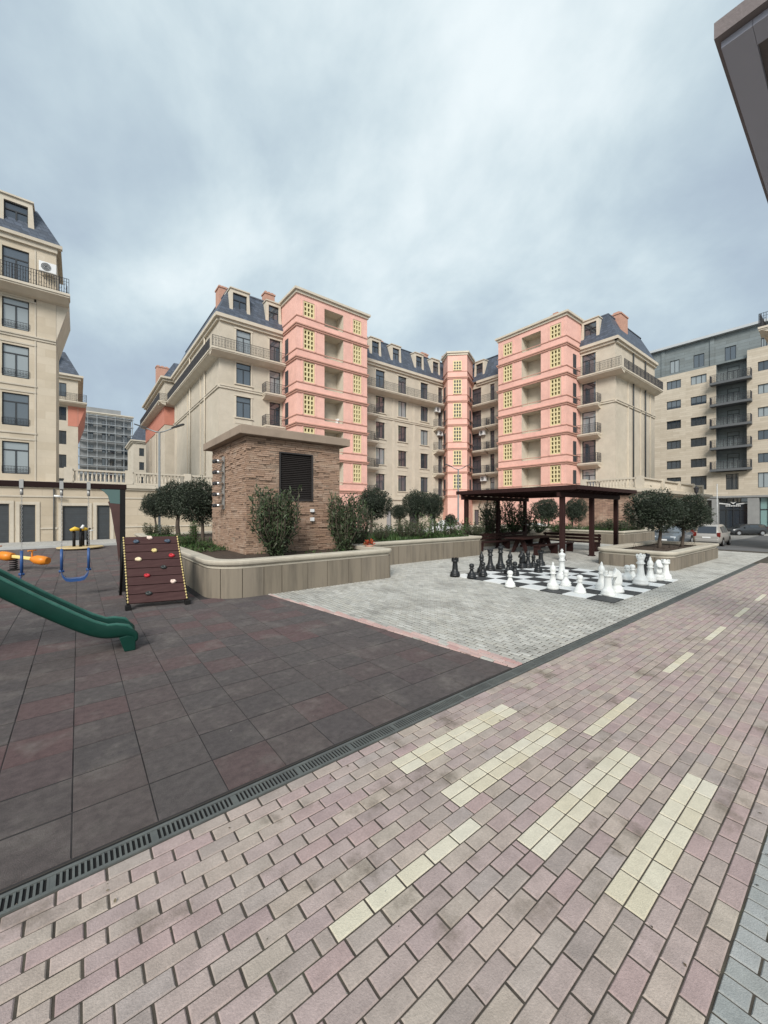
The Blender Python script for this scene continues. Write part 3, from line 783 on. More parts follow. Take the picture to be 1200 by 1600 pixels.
# ------------------------------------------------------------------ block at the right frame edge (only its corner balcony shows)
HB = thing('apartment_building', 'cream block at the right frame edge, only its corner balcony showing', 'building', (47, -2, 0))
m = MB(); m.box(39.0, 44.5, -3, 4.0, -1.2, 19.0); m.build('wall', STONE2, HB)
fh = Fac((39.0, 4.0), '-x'); fh2 = Fac((44.5, 4.0), '+y')
balcony(fh, -.95, 7, .95, 15.2, HB, (False, False)); balcony(fh2, 0, 6.4, .9, 15.2, HB, (False, False))
m = MB(); m.box(38.5, 45, -3.5, 4.4, 19.0, 19.3); m.build('cornice', CREAM, HB)
rf = MB(); rf.box(39.6, 44, -2.4, 3.4, 19.3, 22); rf.build('roof', SLATE, HB)
# ================================================================== GROUND
def zg(x):
    if x < 22: return 0.0
    if x < 40: return -.7 * (x - 22) / 18
    if x < 60: return -.7 - .3 * (x - 40) / 20
    return -1.0
GROUND = M('grey_ground', (.33, .325, .31), (.27, .265, .255), .5, .9, .2, 30, brick=(.4, .2, .012, (.17, .17, .165), True, .12), stain=(.25, (.22, .215, .21), .45, .8, .6))
m = MB(); xs = [-400, -60, -20, 0, 22, 26, 30, 35, 40, 45, 50, 55, 60, 100, 400]
for a, b in zip(xs, xs[1:]): m.face([(a, -400, zg(a) - .03), (b, -400, zg(b) - .03), (b, 400, zg(b) - .03), (a, 400, zg(a) - .03)])
struct('ground', m, GROUND)
ROADM = M('dark_asphalt', (.13, .13, .132), (.10, .10, .103), .6, .85, .3, 80, stain=(.4, (.19, .19, .19), .5, .8, .6))
m = MB()
for a, b in zip(xs, xs[1:]):
    a, b = max(a, 27), min(b, 69)
    if a < b: m.face([(a, -8, zg(a) - .018), (b, -8, zg(b) - .018), (b, 8.7, zg(b) - .018), (a, 8.7, zg(a) - .018)])
for a, b in zip(xs, xs[1:]):
    a, b = max(a, -60), min(b, 33)
    if a < b: m.face([(a, 24.6, zg(a) - .022), (b, 24.6, zg(b) - .022), (b, 29, zg(b) - .022), (a, 29, zg(a) - .022)])
struct('road', m, ROADM)
m = MB()
for a, b in zip(xs, xs[1:]):
    a, b = max(a, 27), min(b, 69)
    if a < b: m.extr([(a, 2.4, zg(a) - .03), (a, 2.6, zg(a) - .03), (a, 2.6, zg(a) + .1), (a, 2.4, zg(a) + .1)], (b - a, 0, zg(b) - zg(a)))
m.box(-30, 33.7, 28.3, 28.5, -.05, .13); m.box(68.9, 69.1, -20, 44, -1.1, -.87)
struct('kerb', m, M('pale_kerb', (.5, .5, .48), (.42, .42, .4), 2, .85))
m = MB(); m.box(-30, 33.6, 28.5, 32.98, -.05, .11); m.box(69.1, 70.95, -20, 44, -1.1, -.88)
struct('pavement', m, M('pale_pavement', (.46, .45, .42), (.39, .38, .36), 1, .88, .1, 40, brick=(.5, .5, .012, (.28, .27, .26), True, .08)))

def clip(poly, a, b, c):               # keep a*x + b*y <= c
    o = []
    for i, p in enumerate(poly):
        q = poly[(i + 1) % len(poly)]; dp = a*p[0] + b*p[1] - c; dq = a*q[0] + b*q[1] - c
        if dp <= 0: o.append(p)
        if dp * dq < 0:
            t = dp / (dp - dq); o.append((p[0] + (q[0]-p[0])*t, p[1] + (q[1]-p[1])*t))
    return o
def paver(mb, poly, g, bev, h, z=0.0, mi=0, jit=.0015):
    """one stone: joint half-width g, bevel bev, side depth h"""
    n = len(poly)
    if n < 3: return
    ar = sum(poly[i][0]*poly[(i+1) % n][1] - poly[(i+1) % n][0]*poly[i][1] for i in range(n)) / 2
    if ar < 0: poly = poly[::-1]
    if abs(ar) < .0012: return
    def inset(d):
        o = []
        for i in range(n):
            p0, p1, p2 = Vector(poly[i-1]), Vector(poly[i]), Vector(poly[(i+1) % n])
            e1, e2 = (p1 - p0), (p2 - p1)
            if e1.length < 1e-5 or e2.length < 1e-5: o.append((p1.x, p1.y)); continue
            e1.normalize(); e2.normalize(); n1, n2 = Vector((-e1.y, e1.x)), Vector((-e2.y, e2.x))
            k = 1 + n1.dot(n2); k = max(k, .3); o.append((p1.x + (n1.x+n2.x)*d/k, p1.y + (n1.y+n2.y)*d/k))
        return o
    a, b = inset(g), inset(g + bev); i0 = len(mb.v); zz = z + R.uniform(-jit, jit); tx, ty = R.uniform(-jit, jit)*4, R.uniform(-jit, jit)*4
    cx = sum(p[0] for p in b)/n; cy = sum(p[1] for p in b)/n
    mb.v += [(x, y, z - h) for x, y in a] + [(x, y, zz + (x-cx)*tx + (y-cy)*ty) for x, y in b]
    mb.f.append(tuple(range(i0 + n, i0 + 2*n))); mb.m.append(mi); mb.s.append(False)
    for k in range(n):
        j = (k + 1) % n; mb.f.append((i0+k, i0+j, i0+n+j, i0+n+k)); mb.m.append(mi); mb.s.append(False)
rect = lambda x0, x1, y0, y1: [(x0, y0), (x1, y0), (x1, y1), (x0, y1)]

# joint bed under the stones
m = MB(); m.face([(-8, -6, -.0062), (27, -6, -.0062), (27, 24, -.0062), (-8, 24, -.0062)])
struct('joint_bed', m, M('dark_sand_joints', (.042, .035, .028), (.085, .07, .054), 8, .95, .3, 120, stain=(2.0, (.06, .075, .04), .55, .7, .5)))

m = MB(); q_ = clip(rect(-16, 6, 2.85, 28.2), (9.3 - 2.82), (4.36 - 3.56), (9.3 - 2.82)*4.36 + (4.36 - 3.56)*2.82); m.face([(x, y, -.0058) for x, y in q_])
struct('rubber_joint_bed', m, M('black_rubber_joint', (.026, .023, .023), (.042, .037, .036), 5, .95))
# pink pavement
PAVM = M('pink_concrete_paver', (0.456, 0.381, 0.335), (0.361, 0.298, 0.271), .55, .82, .3, 120, speck=(.15, 7, 70),
         island=[(0.413, 0.319, 0.297), (0.361, 0.276, 0.267), (0.430, 0.372, 0.305), (0.318, 0.249, 0.237), (0.413, 0.346, 0.280), (0.353, 0.302, 0.280), (0.396, 0.284, 0.271), (0.340, 0.249, 0.245), (0.456, 0.376, 0.318), (0.297, 0.249, 0.228), (0.404, 0.333, 0.284), (0.378, 0.293, 0.280)], stain=(2.6, (0.146, 0.118, 0.090), .56, .72, .85))
YELM = M('pale_yellow_paver', (.63, .565, .43), (.56, .50, .375), 3, .82, .3, 150, speck=(.09, 10, 80), island=[(.62, .575, .455), (.58, .53, .41), (.64, .60, .50), (.56, .50, .37)], stain=(2.5, (.45, .41, .31), .58, .8, .6))
GREYPV = M('grey_concrete_paver', (.34, .345, .33), (.29, .30, .29), 2, .85, .35, 150, speck=(.13, 9, 90), island=[(.36, .365, .35), (.31, .32, .305), (.38, .385, .375), (.27, .285, .275)], stain=(1.5, (.2, .2, .18), .55, .8, .6))
PW, PH, PB = .2145, .0945, .40
stripe = {}
def ystripe(rows, x0, n):
    for r_ in rows: stripe.setdefault(r_, []).append((x0, n))
ystripe([12], .945, 5); ystripe([19, 20], 1.965, 7); ystripe([14, 15], 2.03, 7); ystripe([8, 9], 2.10, 7); ystripe([3, 4], 2.17, 7)
x_ = 3.60
for k, (x0, n) in enumerate(((3.60, 5), (5.76, 5), (7.74, 5), (9.87, 5), (12.0, 5), (14.1, 5), (16.2, 5), (18.3, 5))): ystripe([12], x0, n)
m = MB()
for r_ in range(24):
    y0 = PB + PH * r_; y1 = y0 + PH; off = (r_ % 2) * PW / 2 + R.uniform(-.018, .018)
    st = sorted(stripe.get(r_, []))
    # breakpoints: run of ordinary stones, cut where a stripe starts and ends
    x = -3.2 + off
    while x < 21.0:
        nx = x + PW; hit = None
        for s0, n in st:
            if abs(x - s0) < .002: hit = (s0, n)
            elif x < s0 < nx + .05: nx = s0
        if hit:
            for k in range(hit[1]): paver(m, rect(hit[0] + k*PW + .002, hit[0] + (k+1)*PW - .002, y0, y1), .003, .005, .0066, mi=1)
            x = hit[0] + hit[1]*PW; continue
        q0, q1 = R.uniform(.0008, .0034), R.uniform(.0008, .0034); paver(m, rect(x + q0, min(nx, 21.0) - q1, y0, y1), .0027 + R.uniform(-.0008, .0012), .0055, .0066); x = nx
struct('pink_pavement', m, [PAVM, YELM])
# grey strip to the right: stones laid across
m = MB()
for c in range(0, 150):
    x0 = -2.0 + .105 * c
    for r_ in range(-1, 11):
        y1 = PB - .003 - .205*r_ - (.1 if c % 2 else 0) + (.205 if r_ == -1 else 0) * 0
        p = clip(rect(x0, x0 + .105, y1 - .205, y1), 0, 1, PB - .002)
        if len(p) > 2: paver(m, p, .0042, .0045, .0066)
struct('grey_pavement', m, GREYPV)

# rubber tiles (left of the slightly skewed edge) and grey plaza stones (right of it)
E0, E1 = (4.36, 2.82), (3.56, 9.3)
en = Vector((E1[1]-E0[1], -(E1[0]-E0[0]))).normalized()          # pointing to +x
ec = en.x*E0[0] + en.y*E0[1]
RUB = M('black_rubber_tile', (0.145, 0.120, 0.115), (0.100, 0.084, 0.083), 2.2, .9, 1.0, 200, speck=(.22, 14, 150), island=[(0.134, 0.113, 0.108), (0.111, 0.097, 0.095), (0.149, 0.118, 0.110), (0.125, 0.110, 0.106), (0.129, 0.106, 0.102), (0.176, 0.101, 0.098), (0.113, 0.098, 0.098), (0.138, 0.115, 0.109)], stain=(2.1, (0.227, 0.197, 0.179), .52, .74, .8))
m = MB(); T = .44
for i in range(-34, 12):
    for j in range(0, 58):
        x0 = -.03 + T*i; y0 = 2.86 + T*j
        p = rect(x0, x0 + T, y0 + .0055, y0 + T - .0055)
        if y0 < 9.3: p = clip(p, en.x, en.y, ec)
        elif x0 + T > 2.4: continue
        if len(p) > 2: paver(m, p, .0024, .004, .0066, jit=.0025)
struct('rubber_floor', m, RUB)
PLZ = M('grey_plaza_paver', (.49, .475, .43), (.40, .39, .35), .8, .85, .35, 120, speck=(.14, 6, 60), island=[(.50, .485, .445), (.39, .38, .345), (.54, .525, .485), (.325, .315, .29), (.45, .43, .38), (.41, .395, .36)], stain=(.9, (.20, .19, .17), .50, .74, .8))
REDP = M('faded_red_paver', (.47, .32, .29), (.42, .31, .29), 4, .85, .3, 120, island=[(.50, .33, .295), (.45, .34, .315), (.56, .42, .38), (.44, .27, .25)])
m = MB()
for i in range(0, 226):
    x0 = 3.4 + .1*i
    for j in range(-1, 67):
        y0 = 2.83 + .2*j + (.1 if i % 2 else 0)
        if x0 < 7.5 and y0 > 9.25: continue
        if 7.55 < x0 < 14.8 and y0 > 11.4: continue
        p = rect(x0, x0 + .1, y0, y0 + .2)
        if j < 1: p = clip(p, 0, -1, -2.836)
        if x0 < 4.7: p = clip(p, -en.x, -en.y, -ec - .012)
        if len(p) < 3: continue
        dist = en.x*x0 + en.y*y0 - ec
        red = dist < .2 * max(0, 1 - (y0 - 3) / 5.6) + .02
        z = .012 if red else .001
        paver(m, p, .0075, .009, .018 if red else .0076, z, 1 if red and R.random() < .9 else 0, jit=.002)
struct('paver_plaza', m, [PLZ, REDP])

# slotted drain channel along the pavement edge
GRATE = M('weathered_grey_grate', (.15, .16, .15), (.105, .112, .108), 6, .6, .2, 90, metal=.3)
DR = thing('drain_channel', 'long slotted grey drain channel between the rubber tiles and the pink pavers', 'drain', (8, 2.74, 0))
m = MB(); y0, y1 = 2.672, 2.812
m.box(-3, 20.6, y0 + .001, y0 + .022, -.05, .006); m.box(-3, 20.6, y1 - .022, y1, -.05, .006); m.build('frame', GRATE, DR)
m = MB(); x = -3.0; i = 0
while x < 20.5:
    m.box(x, x + .0115, y0 + .0225, y1 - .0225, -.02, .003)
    if i % 18 == 17: m.box(x + .0115, x + .0268, y0 + .0225, y1 - .0225, -.02, .002)
    x += .0268; i += 1
m.build('grate', GRATE, DR)
m = MB(); m.box(-3, 20.6, y1 + .001, y1 + .03, -.0105, -.004); m.box(-3, 20.6, y0 + .0225, y1 - .0225, -.0108, -.0045)
m.build('channel_bed', M('black_channel', (.008, .008, .008), None, 1, .9), DR)

# ================================================================== PLANTERS
PLST = M('beige_travertine_cladding', (.24, .20, .155), (.18, .15, .115), 1.6, .8, .15, 60, stretch=(3.5, 3.5, .3), island=[(.235, .198, .15), (.20, .168, .125), (.255, .215, .165), (.215, .182, .14)], stain=(1.3, (.095, .082, .065), .46, .74, .8))
COPE = M('pale_stone_coping', (.53, .48, .39), (.46, .41, .33), 2, .75, .12, 60, stain=(1.5, (.33, .29, .23), .52, .78, .6))
SOIL = M('brown_soil', (.055, .04, .03), (.085, .06, .042), 6, .98, 1.0, 40)
def rrect(x0, x1, y0, y1, rad, n=8):
    o = []
    for cx, cy, a0, r_ in ((x1 - rad[1], y0 + rad[1], -PI/2, rad[1]), (x1 - rad[2], y1 - rad[2], 0, rad[2]), (x0 + rad[3], y1 - rad[3], PI/2, rad[3]), (x0 + rad[0], y0 + rad[0], PI, rad[0])):
        for k in range(n + 1): t = a0 + PI/2*k/n; o.append((cx + r_*math.cos(t), cy + r_*math.sin(t)))
    return o
def planter(label, x0, x1, y0, y1, h, rad, zb=-.03, joint=.62, soil=.16):
    t = thing('planter', label, 'planter', ((x0+x1)/2, (y0+y1)/2, zb))
    inn = .32
    outer = rrect(x0 + .05, x1 - .05, y0 + .05, y1 - .05, [max(r_ - .05, .02) for r_ in rad])
    m = MB(); m.prism(outer, zb, h - .2)
    # thin dark joints between the upright stone slabs: real gaps between slabs stood just proud of the core
    pts = [Vector(p) for p in outer] ; per = 0; seg = []
    for i in range(len(pts)):
        a, b = pts[i], pts[(i+1) % len(pts)]; L_ = (b - a).length; seg.append((per, L_, a, b)); per += L_
    def at(s):
        s %= per
        for s0, L_, a, b in seg:
            if s0 <= s <= s0 + L_ and L_ > 1e-6: return a.lerp(b, (s - s0)/L_)
        return seg[-1][3]
    core = m.build('core', M('dark_joint', (.10, .085, .065), None, 1, .95) if 'dark_joint' not in bpy.data.materials else bpy.data.materials['dark_joint'], t)
    m = MB(); s = 0
    while s < per - .15:
        w_ = joint * R.uniform(.72, 1.2); e = min(s + w_, per)
        q = [at(s + .008 + (e - s - .016)*k/5) for k in range(6)]
        off = R.uniform(.016, .021)
        def outn(i):
            d = q[min(i+1, 5)] - q[max(i-1, 0)]; 
            if d.length < 1e-6: d = Vector((1, 0))
            d.normalize(); return Vector((d.y, -d.x))
        # split at sharp corners so that slabs never cut a corner
        i0 = len(m.v); col = [(q[0], outn(0), -.02)] + [(q[i], outn(i), off) for i in range(6)] + [(q[5], outn(5), -.02)]
        for a, na, d in col:
            m.v += [(a.x + na.x*d, a.y + na.y*d, zb + .01), (a.x + na.x*d, a.y + na.y*d, h - .2)]
        for i in range(7):
            m.f.append((i0 + 2*i, i0 + 2*i + 2, i0 + 2*i + 3, i0 + 2*i + 1)); m.m.append(0); m.s.append(False)
        s = e
    m.build('cladding', PLST, t)
    m = MB(); n = len(outer)
    prof = [(.035, h - .2), (.035, h - .15), (-.01, h - .125), (-.035, h - .1), (-.05, h - .06), (-.05, h - .02), (-.035, h), (.26, h), (.27, h - .03), (.27, h - .12)]
    rings = []
    for d, z in prof:
        rings.append([(x, y, z) for x, y in rrect(x0 + .05 + d, x1 - .05 - d, y0 + .05 + d, y1 - .05 - d, [max(r_ - .05 - d, .015) for r_ in rad])])
    for a, b in zip(rings, rings[1:]):
        for k in range(n):
            j = (k + 1) % n; m.face([a[k], a[j], b[j], b[k]])
    m.build('coping', COPE, t)
    ins = rrect(x0 + .3, x1 - .3, y0 + .3, y1 - .3, [max(r_ - .3, .02) for r_ in rad]); m = MB()
    nx, ny = 14, 14
    m.face([(x, y, h - soil) for x, y in ins]); 
    m.build('soil', SOIL, t)
    return t
planter('tall stone planter with rounded corner, carrying the brown brick kiosk', 2.3, 7.58, 9.03, 24.0, .88, [.85, .22, .1, .1])
planter('long straight stone planter with shrubs, behind the black chess pieces', 7.66, 14.8, 11.2, 24.2, .88, [.1, .12, .1, .1])
planter('low stone planter with two dark clipped trees, right of the chess board', 15.62, 21.9, 4.05, 6.6, .63, [.5, .12, .2, .35], joint=.45)
planter('long stone planter beyond the pergola, under the brick-faced terrace', 25.9, 31.4, 9.2, 22.0, .82, [.1, .1, .1, .1], zb=-.4)

# ================================================================== BRICK KIOSK
KB = thing('brick_kiosk', 'brown split-brick service kiosk with flat overhanging roof and black louvre', 'kiosk', (5.5, 13.4, .7))
kx0, kx1, ky0, ky1 = 3.95, 7.22, 11.62, 15.3
KBR = M('brown_split_stone', (.37, .245, .175), (.28, .185, .13), 2.5, .92, 1.0, 30, brick=(.33, .062, .009, (.14, .10, .075), False, .5), stain=(1.6, (.50, .39, .30), .5, .72, .75))
lx0, lx1 = onb(436, ky0), onb(488.5, ky0); fk = Fac((kx0, ky0), '-y'); fk2 = Fac((kx0, ky1), '-x')
m = MB(); fk.wall(m, 0, kx1 - kx0, .6, 4.3, [(lx0 - kx0, lx1 - kx0, 2.36, 3.92)], depth=.18)
fk2.wall(m, 0, ky1 - ky0, .6, 4.3, []); m.face([(kx1, ky0, .6), (kx1, ky1, .6), (kx1, ky1, 4.3), (kx1, ky0, 4.3)]); m.face([(kx1, ky1, .6), (kx0, ky1, .6), (kx0, ky1, 4.3), (kx1, ky1, 4.3)])
# split stones standing proud of the face, irregular
for f, L_ in ((fk, kx1 - kx0), (fk2, ky1 - ky0)):
    z = .62; row_i = 0
    while z < 4.24:
        s = -R.uniform(0, .2)
        while s < L_:
            w_ = R.uniform(.16, .42); a, b = max(s, 0.002), min(s + w_ - .008, L_ - .002)
            if b - a > .05 and not (f is fk and a < lx1 - kx0 + .05 and b > lx0 - kx0 - .05 and z > 2.24 and z < 3.98) and R.random() < .8:
                d = R.uniform(.006, .034); d2 = d * R.uniform(.3, 1.1)
                p = [f.P(a, z + .004, d), f.P(b, z + .004, d2), f.P(b, z + .057, d2*.9), f.P(a, z + .057, d*.9)]
                q = [f.P(a, z + .002, 0), f.P(b, z + .002, 0), f.P(b, z + .06, 0), f.P(a, z + .06, 0)]
                m.face(p, 1)
                for k in range(4): j = (k+1) % 4; m.face([q[k], q[j], p[j], p[k]], 1)
            s += w_
        z += .062
KBR2 = M('brown_split_stone_face', (.37, .245, .175), (.30, .20, .14), 2.5, .92, .8, 40, island=[(.40, .26, .185), (.30, .19, .13), (.45, .32, .24), (.34, .22, .155), (.38, .25, .17), (.27, .175, .125), (.42, .29, .21)], stain=(1.3, (.52, .42, .33), .54, .74, .6))
m.build('wall', [KBR, KBR2], KB)
m = MB(); m.box(kx0 - .27, kx1 + .27, ky0 - .27, ky1 + .27, 4.3, 4.55); m.box(kx0 - .2, kx1 + .2, ky0 - .2, ky1 + .2, 4.552, 4.58)
m.build('roof', M('brown_render_slab', (.33, .255, .195), (.28, .215, .165), 1.5, .9, .2, 40, stain=(1.2, (.2, .155, .12), .5, .8, .6)), KB, bevel=.015)
lv = MB(); t_ = .05
for x0, x1, z0, z1 in ((lx0, lx0 + t_, 2.36, 3.92), (lx1 - t_, lx1, 2.36, 3.92), (lx0 + t_, lx1 - t_, 2.36, 2.41), (lx0 + t_, lx1 - t_, 3.87, 3.92)): lv.box(x0 + .002, x1 - .002, ky0 - .03, ky0 + .06, z0 + .002, z1 - .002)
n = 24
for i in range(n):
    z = 2.42 + (3.86 - 2.42) * i / n
    lv.extr([(lx0 + t_, ky0 + .0, z), (lx0 + t_, ky0 + .012, z - .005), (lx0 + t_, ky0 + .075, z + .05), (lx0 + t_, ky0 + .06, z + .055)], (lx1 - lx0 - 2*t_, 0, 0))
lv.box(lx0 + .01, lx1 - .01, ky0 + .1, ky0 + .12, 2.37, 3.9, 1)
lv.build('louvre', [M('dark_brown_louvre', (.035, .03, .028), None, 1, .45), M('louvre_back', (.008, .008, .008), None, 1, .9)], KB)
m = MB(); yl = ona(351, kx0); m.box(kx0 - .055, kx0 - .036, yl - .14, yl + .14, 2.1, 3.9); st = m.build('mounting_strip', M('grey_steel_strip', (.34, .32, .30), None, 1, .5, metal=.4), KB)
CH = M('brushed_steel', (.62, .62, .6), None, 1, .3, metal=.9)
for k in range(5):
    z = 3.72 - .375*k
    m = MB()
    m.tube([(kx0 - .05, yl, z), (kx0 - .16, yl, z)], .022, 8)
    m.tube([(kx0 - .1, yl + .12, z), (kx0 - .3, yl + .12, z + .0)], .055, 10); m.tube([(kx0 - .1, yl - .1, z), (kx0 - .1, yl + .13, z)], .02, 6)
    m.tube([(kx0 - .1, yl - .1, z), (kx0 - .3, yl - .1, z)], .055, 10)
    o = m.build('spotlight', CH, KB)
    q = MB()
    for dy in (.12, -.1): q.tube([(kx0 - .3, yl + dy, z), (kx0 - .36, yl + dy, z)], .064, 10)
    put('spotlight_head', q.mesh('spotlight_head', IRON), o, (0, 0, 0))
m = MB(); m.box(6.05, 6.17, ky0 - .12, ky0 - .04, 1.7, 1.82); m.box(6.05, 6.17, ky0 - .12, ky0 - .04, 2.0, 2.1); m.build('socket_box', WHITEP, KB)

# ================================================================== PERGOLA
WOOD = M('dark_red_brown_stained_wood', (.026, .0105, .0095), (.040, .017, .015), 3, .7, spec=.2, bump=.25, bscale=30, stretch=(6, 6, .6))
PG = thing('pergola', 'dark red-brown wooden pergola on six posts beside the chess board', 'pergola', (18.3, 10.3, 0))
px_ = [15.6, 18.3, 21.0]; py_ = [7.85, 12.85]
for x in px_:
    for y in py_:
        m = MB(); m.box(x - .088, x + .088, y - .088, y + .088, 0, 2.62); m.box(x - .12, x + .12, y - .12, y + .12, 0, .05); m.build('post', WOOD, PG, bevel=.008)
for y in py_:
    m = MB(); m.box(15.25, 21.35, y - .06, y + .06, 2.622, 2.82); m.build('beam', WOOD, PG)
for i in range(12):
    x = 15.35 + i * (21.2 - 15.35)/11
    m = MB(); m.extr([(x - .03, 7.15, 2.93), (x - .03, 7.15, 3.0), (x - .03, 13.1, 3.0), (x - .03, 13.1, 2.93), (x - .03, 12.95, 2.823), (x - .03, 7.35, 2.823)], (.06, 0, 0)); m.build('rafter', WOOD, PG)
m = MB(); y = 7.12
while y < 13.1:
    m.box(15.2, 21.4, y, y + .13, 3.002, 3.03 + R.uniform(0, .004)); y += .136
m.build('roof_boards', WOOD, PG)
m = MB(); m.box(15.16, 15.197, 7.1, 13.15, 2.88, 3.06); m.box(15.2, 21.4, 7.06, 7.1, 2.9, 3.06); m.box(21.402, 21.44, 7.1, 13.15, 2.9, 3.06); m.build('fascia', WOOD, PG)
def bench(label, x0, x1, y0, y1, back):
    t = thing('bench', label, 'bench', ((x0+x1)/2, (y0+y1)/2, 0), group='wooden benches under the pergola')
    along = (x1 - x0) > (y1 - y0)
    m = MB(); n = 4; w_ = (y1 - y0 if along else x1 - x0)/n
    for i in range(n):
        if along: m.box(x0, x1, y0 + w_*i + .008, y0 + w_*(i+1) - .008, .42, .47)
        else: m.box(x0 + w_*i + .008, x0 + w_*(i+1) - .008, y0, y1, .42, .47)
    m.build('seat', WOOD, t)
    L0, L1 = (x0, x1) if along else (y0, y1)
    k = max(2, int((L1 - L0)/1.6) + 1)
    for i in range(k):
        c = L0 + .1 + (L1 - L0 - .2)*i/(k - 1); m = MB()
        if along: m.extr([(c - .05, y0 + .03, 0), (c - .05, y0 + .12, 0), (c - .05, y1 - .1, .2), (c - .05, y1 - .02, .418), (c - .05, y0 + .0, .418)], (.1, 0, 0)) if back > 0 else m.box(c - .05, c + .05, y0 + .02, y1 - .02, 0, .418)
        else: m.box(x0 + .02, x1 - .02, c - .05, c + .05, 0, .418)
        m.build('leg', WOOD, t)
    if back:
        m = MB()
        for z0, z1 in ((.55, .68), (.72, .85)):
            if along: yb = y1 if back > 0 else y0 - .04; m.box(x0, x1, yb, yb + .04, z0, z1)
            else: xb = x1 if back > 0 else x0 - .04; m.box(xb, xb + .04, y0, y1, z0, z1)
        for i in range(k):
            c = L0 + .1 + (L1 - L0 - .2)*i/(k - 1)
            if along: yb = y1 if back > 0 else y0 - .04; m.box(c - .04, c + .04, yb + .041, yb + .08, .2, .87)
            else: xb = x1 if back > 0 else x0 - .04; m.box(xb + .041, xb + .08, c - .04, c + .04, .2, .87)
        m.build('backrest', WOOD, t)
bench('long dark bench with backrest along the rear posts of the pergola', 15.9, 20.7, 12.1, 12.6, 1)
bench('dark bench along the far right side of the pergola', 20.4, 20.85, 8.5, 11.6, 1)
TB_ = thing('picnic_table', 'dark wooden table in the middle of the pergola', 'table', (18, 10.6, 0))
m = MB()
for i in range(6): m.box(16.4, 19.7, 10.1 + .17*i, 10.262 + .17*i, .7, .75)
m.build('tabletop', WOOD, TB_)
for x in (16.9, 19.2):
    m = MB(); m.extr([(x - .06, 10.15, 0), (x - .06, 10.28, 0), (x - .06, 10.6, .62), (x - .06, 10.94, 0), (x - .06, 11.07, 0), (x - .06, 10.8, .698), (x - .06, 10.4, .698)], (.12, 0, 0)); m.build('leg', WOOD, TB_)
m = MB(); m.box(16.97, 19.13, 10.57, 10.65, .3, .4); m.build('stretcher', WOOD, TB_)
bench('dark backless bench on the near side of the pergola table', 16.4, 19.7, 9.3, 9.65, 0)

# ================================================================== GIANT CHESS
BX0, BY1, SQ = 9.18, 8.1, .578
CBD = thing('chess_board', 'giant black and white chess board laid flat on the grey pavers', 'chess board', (BX0 + 4*SQ, BY1 - 4*SQ, 0))
BW = M('white_board_square', (.84, .84, .82), (.76, .76, .74), 3, .5); BK = M('black_board_square', (.035, .036, .037), (.05, .05, .05), 3, .6)
for mi_, nm, mt in ((0, 'white_squares', BW), (1, 'black_squares', BK)):
    m = MB()
    for i in range(8):
        for j in range(8):
            if (i + j) % 2 == mi_: m.box(BX0 + SQ*i + .003, BX0 + SQ*(i+1) - .003, BY1 - SQ*(j+1) + .003, BY1 - SQ*j - .003, -.004, .016)
    m.build(nm, mt, CBD)
CW = M('white_plastic', (.89, .89, .86), (.83, .83, .79), 5, .38, .03, 30, stain=(3, (.55, .54, .49), .55, .8, .6)); CK = M('black_plastic', (.012, .013, .014), (.022, .023, .024), 5, .35, .03, 30)
basep = [(.17, 0), (.172, .05), (.155, .075), (.16, .10), (.15, .14), (.12, .165), (.105, .19)]
profs = {
 'king': (basep + [(.085, .30), (.07, .45), (.068, .54), (.10, .555), (.10, .575), (.075, .585), (.09, .60), (.065, .61), (.085, .68), (.105, .74), (.095, .755), (.045, .78), (.03, .80)], .80),
 'queen': (basep + [(.08, .28), (.065, .42), (.062, .49), (.095, .505), (.095, .525), (.07, .535), (.085, .55), (.06, .56), (.08, .62), (.10, .69), (.075, .68), (.055, .70), (.03, .72)], .72),
 'bishop': ([(r*.9, z*.9) for r, z in basep] + [(.07, .26), (.055, .38), (.085, .395), (.085, .415), (.055, .425), (.075, .47), (.078, .51), (.06, .57), (.03, .615), (.03, .63), (.034, .645), (.02, .665)], .665),
 'pawn': ([(r*.82, z*.8) for r, z in basep] + [(.06, .20), (.045, .27), (.08, .28), (.08, .295), (.045, .305), (.068, .335), (.078, .37), (.068, .41), (.035, .435)], .435),
 'rook': ([(r*.92, z*.9) for r, z in basep] + [(.085, .25), (.075, .40), (.075, .44), (.11, .455), (.11, .50)], .50),
}
CH_ME = {}
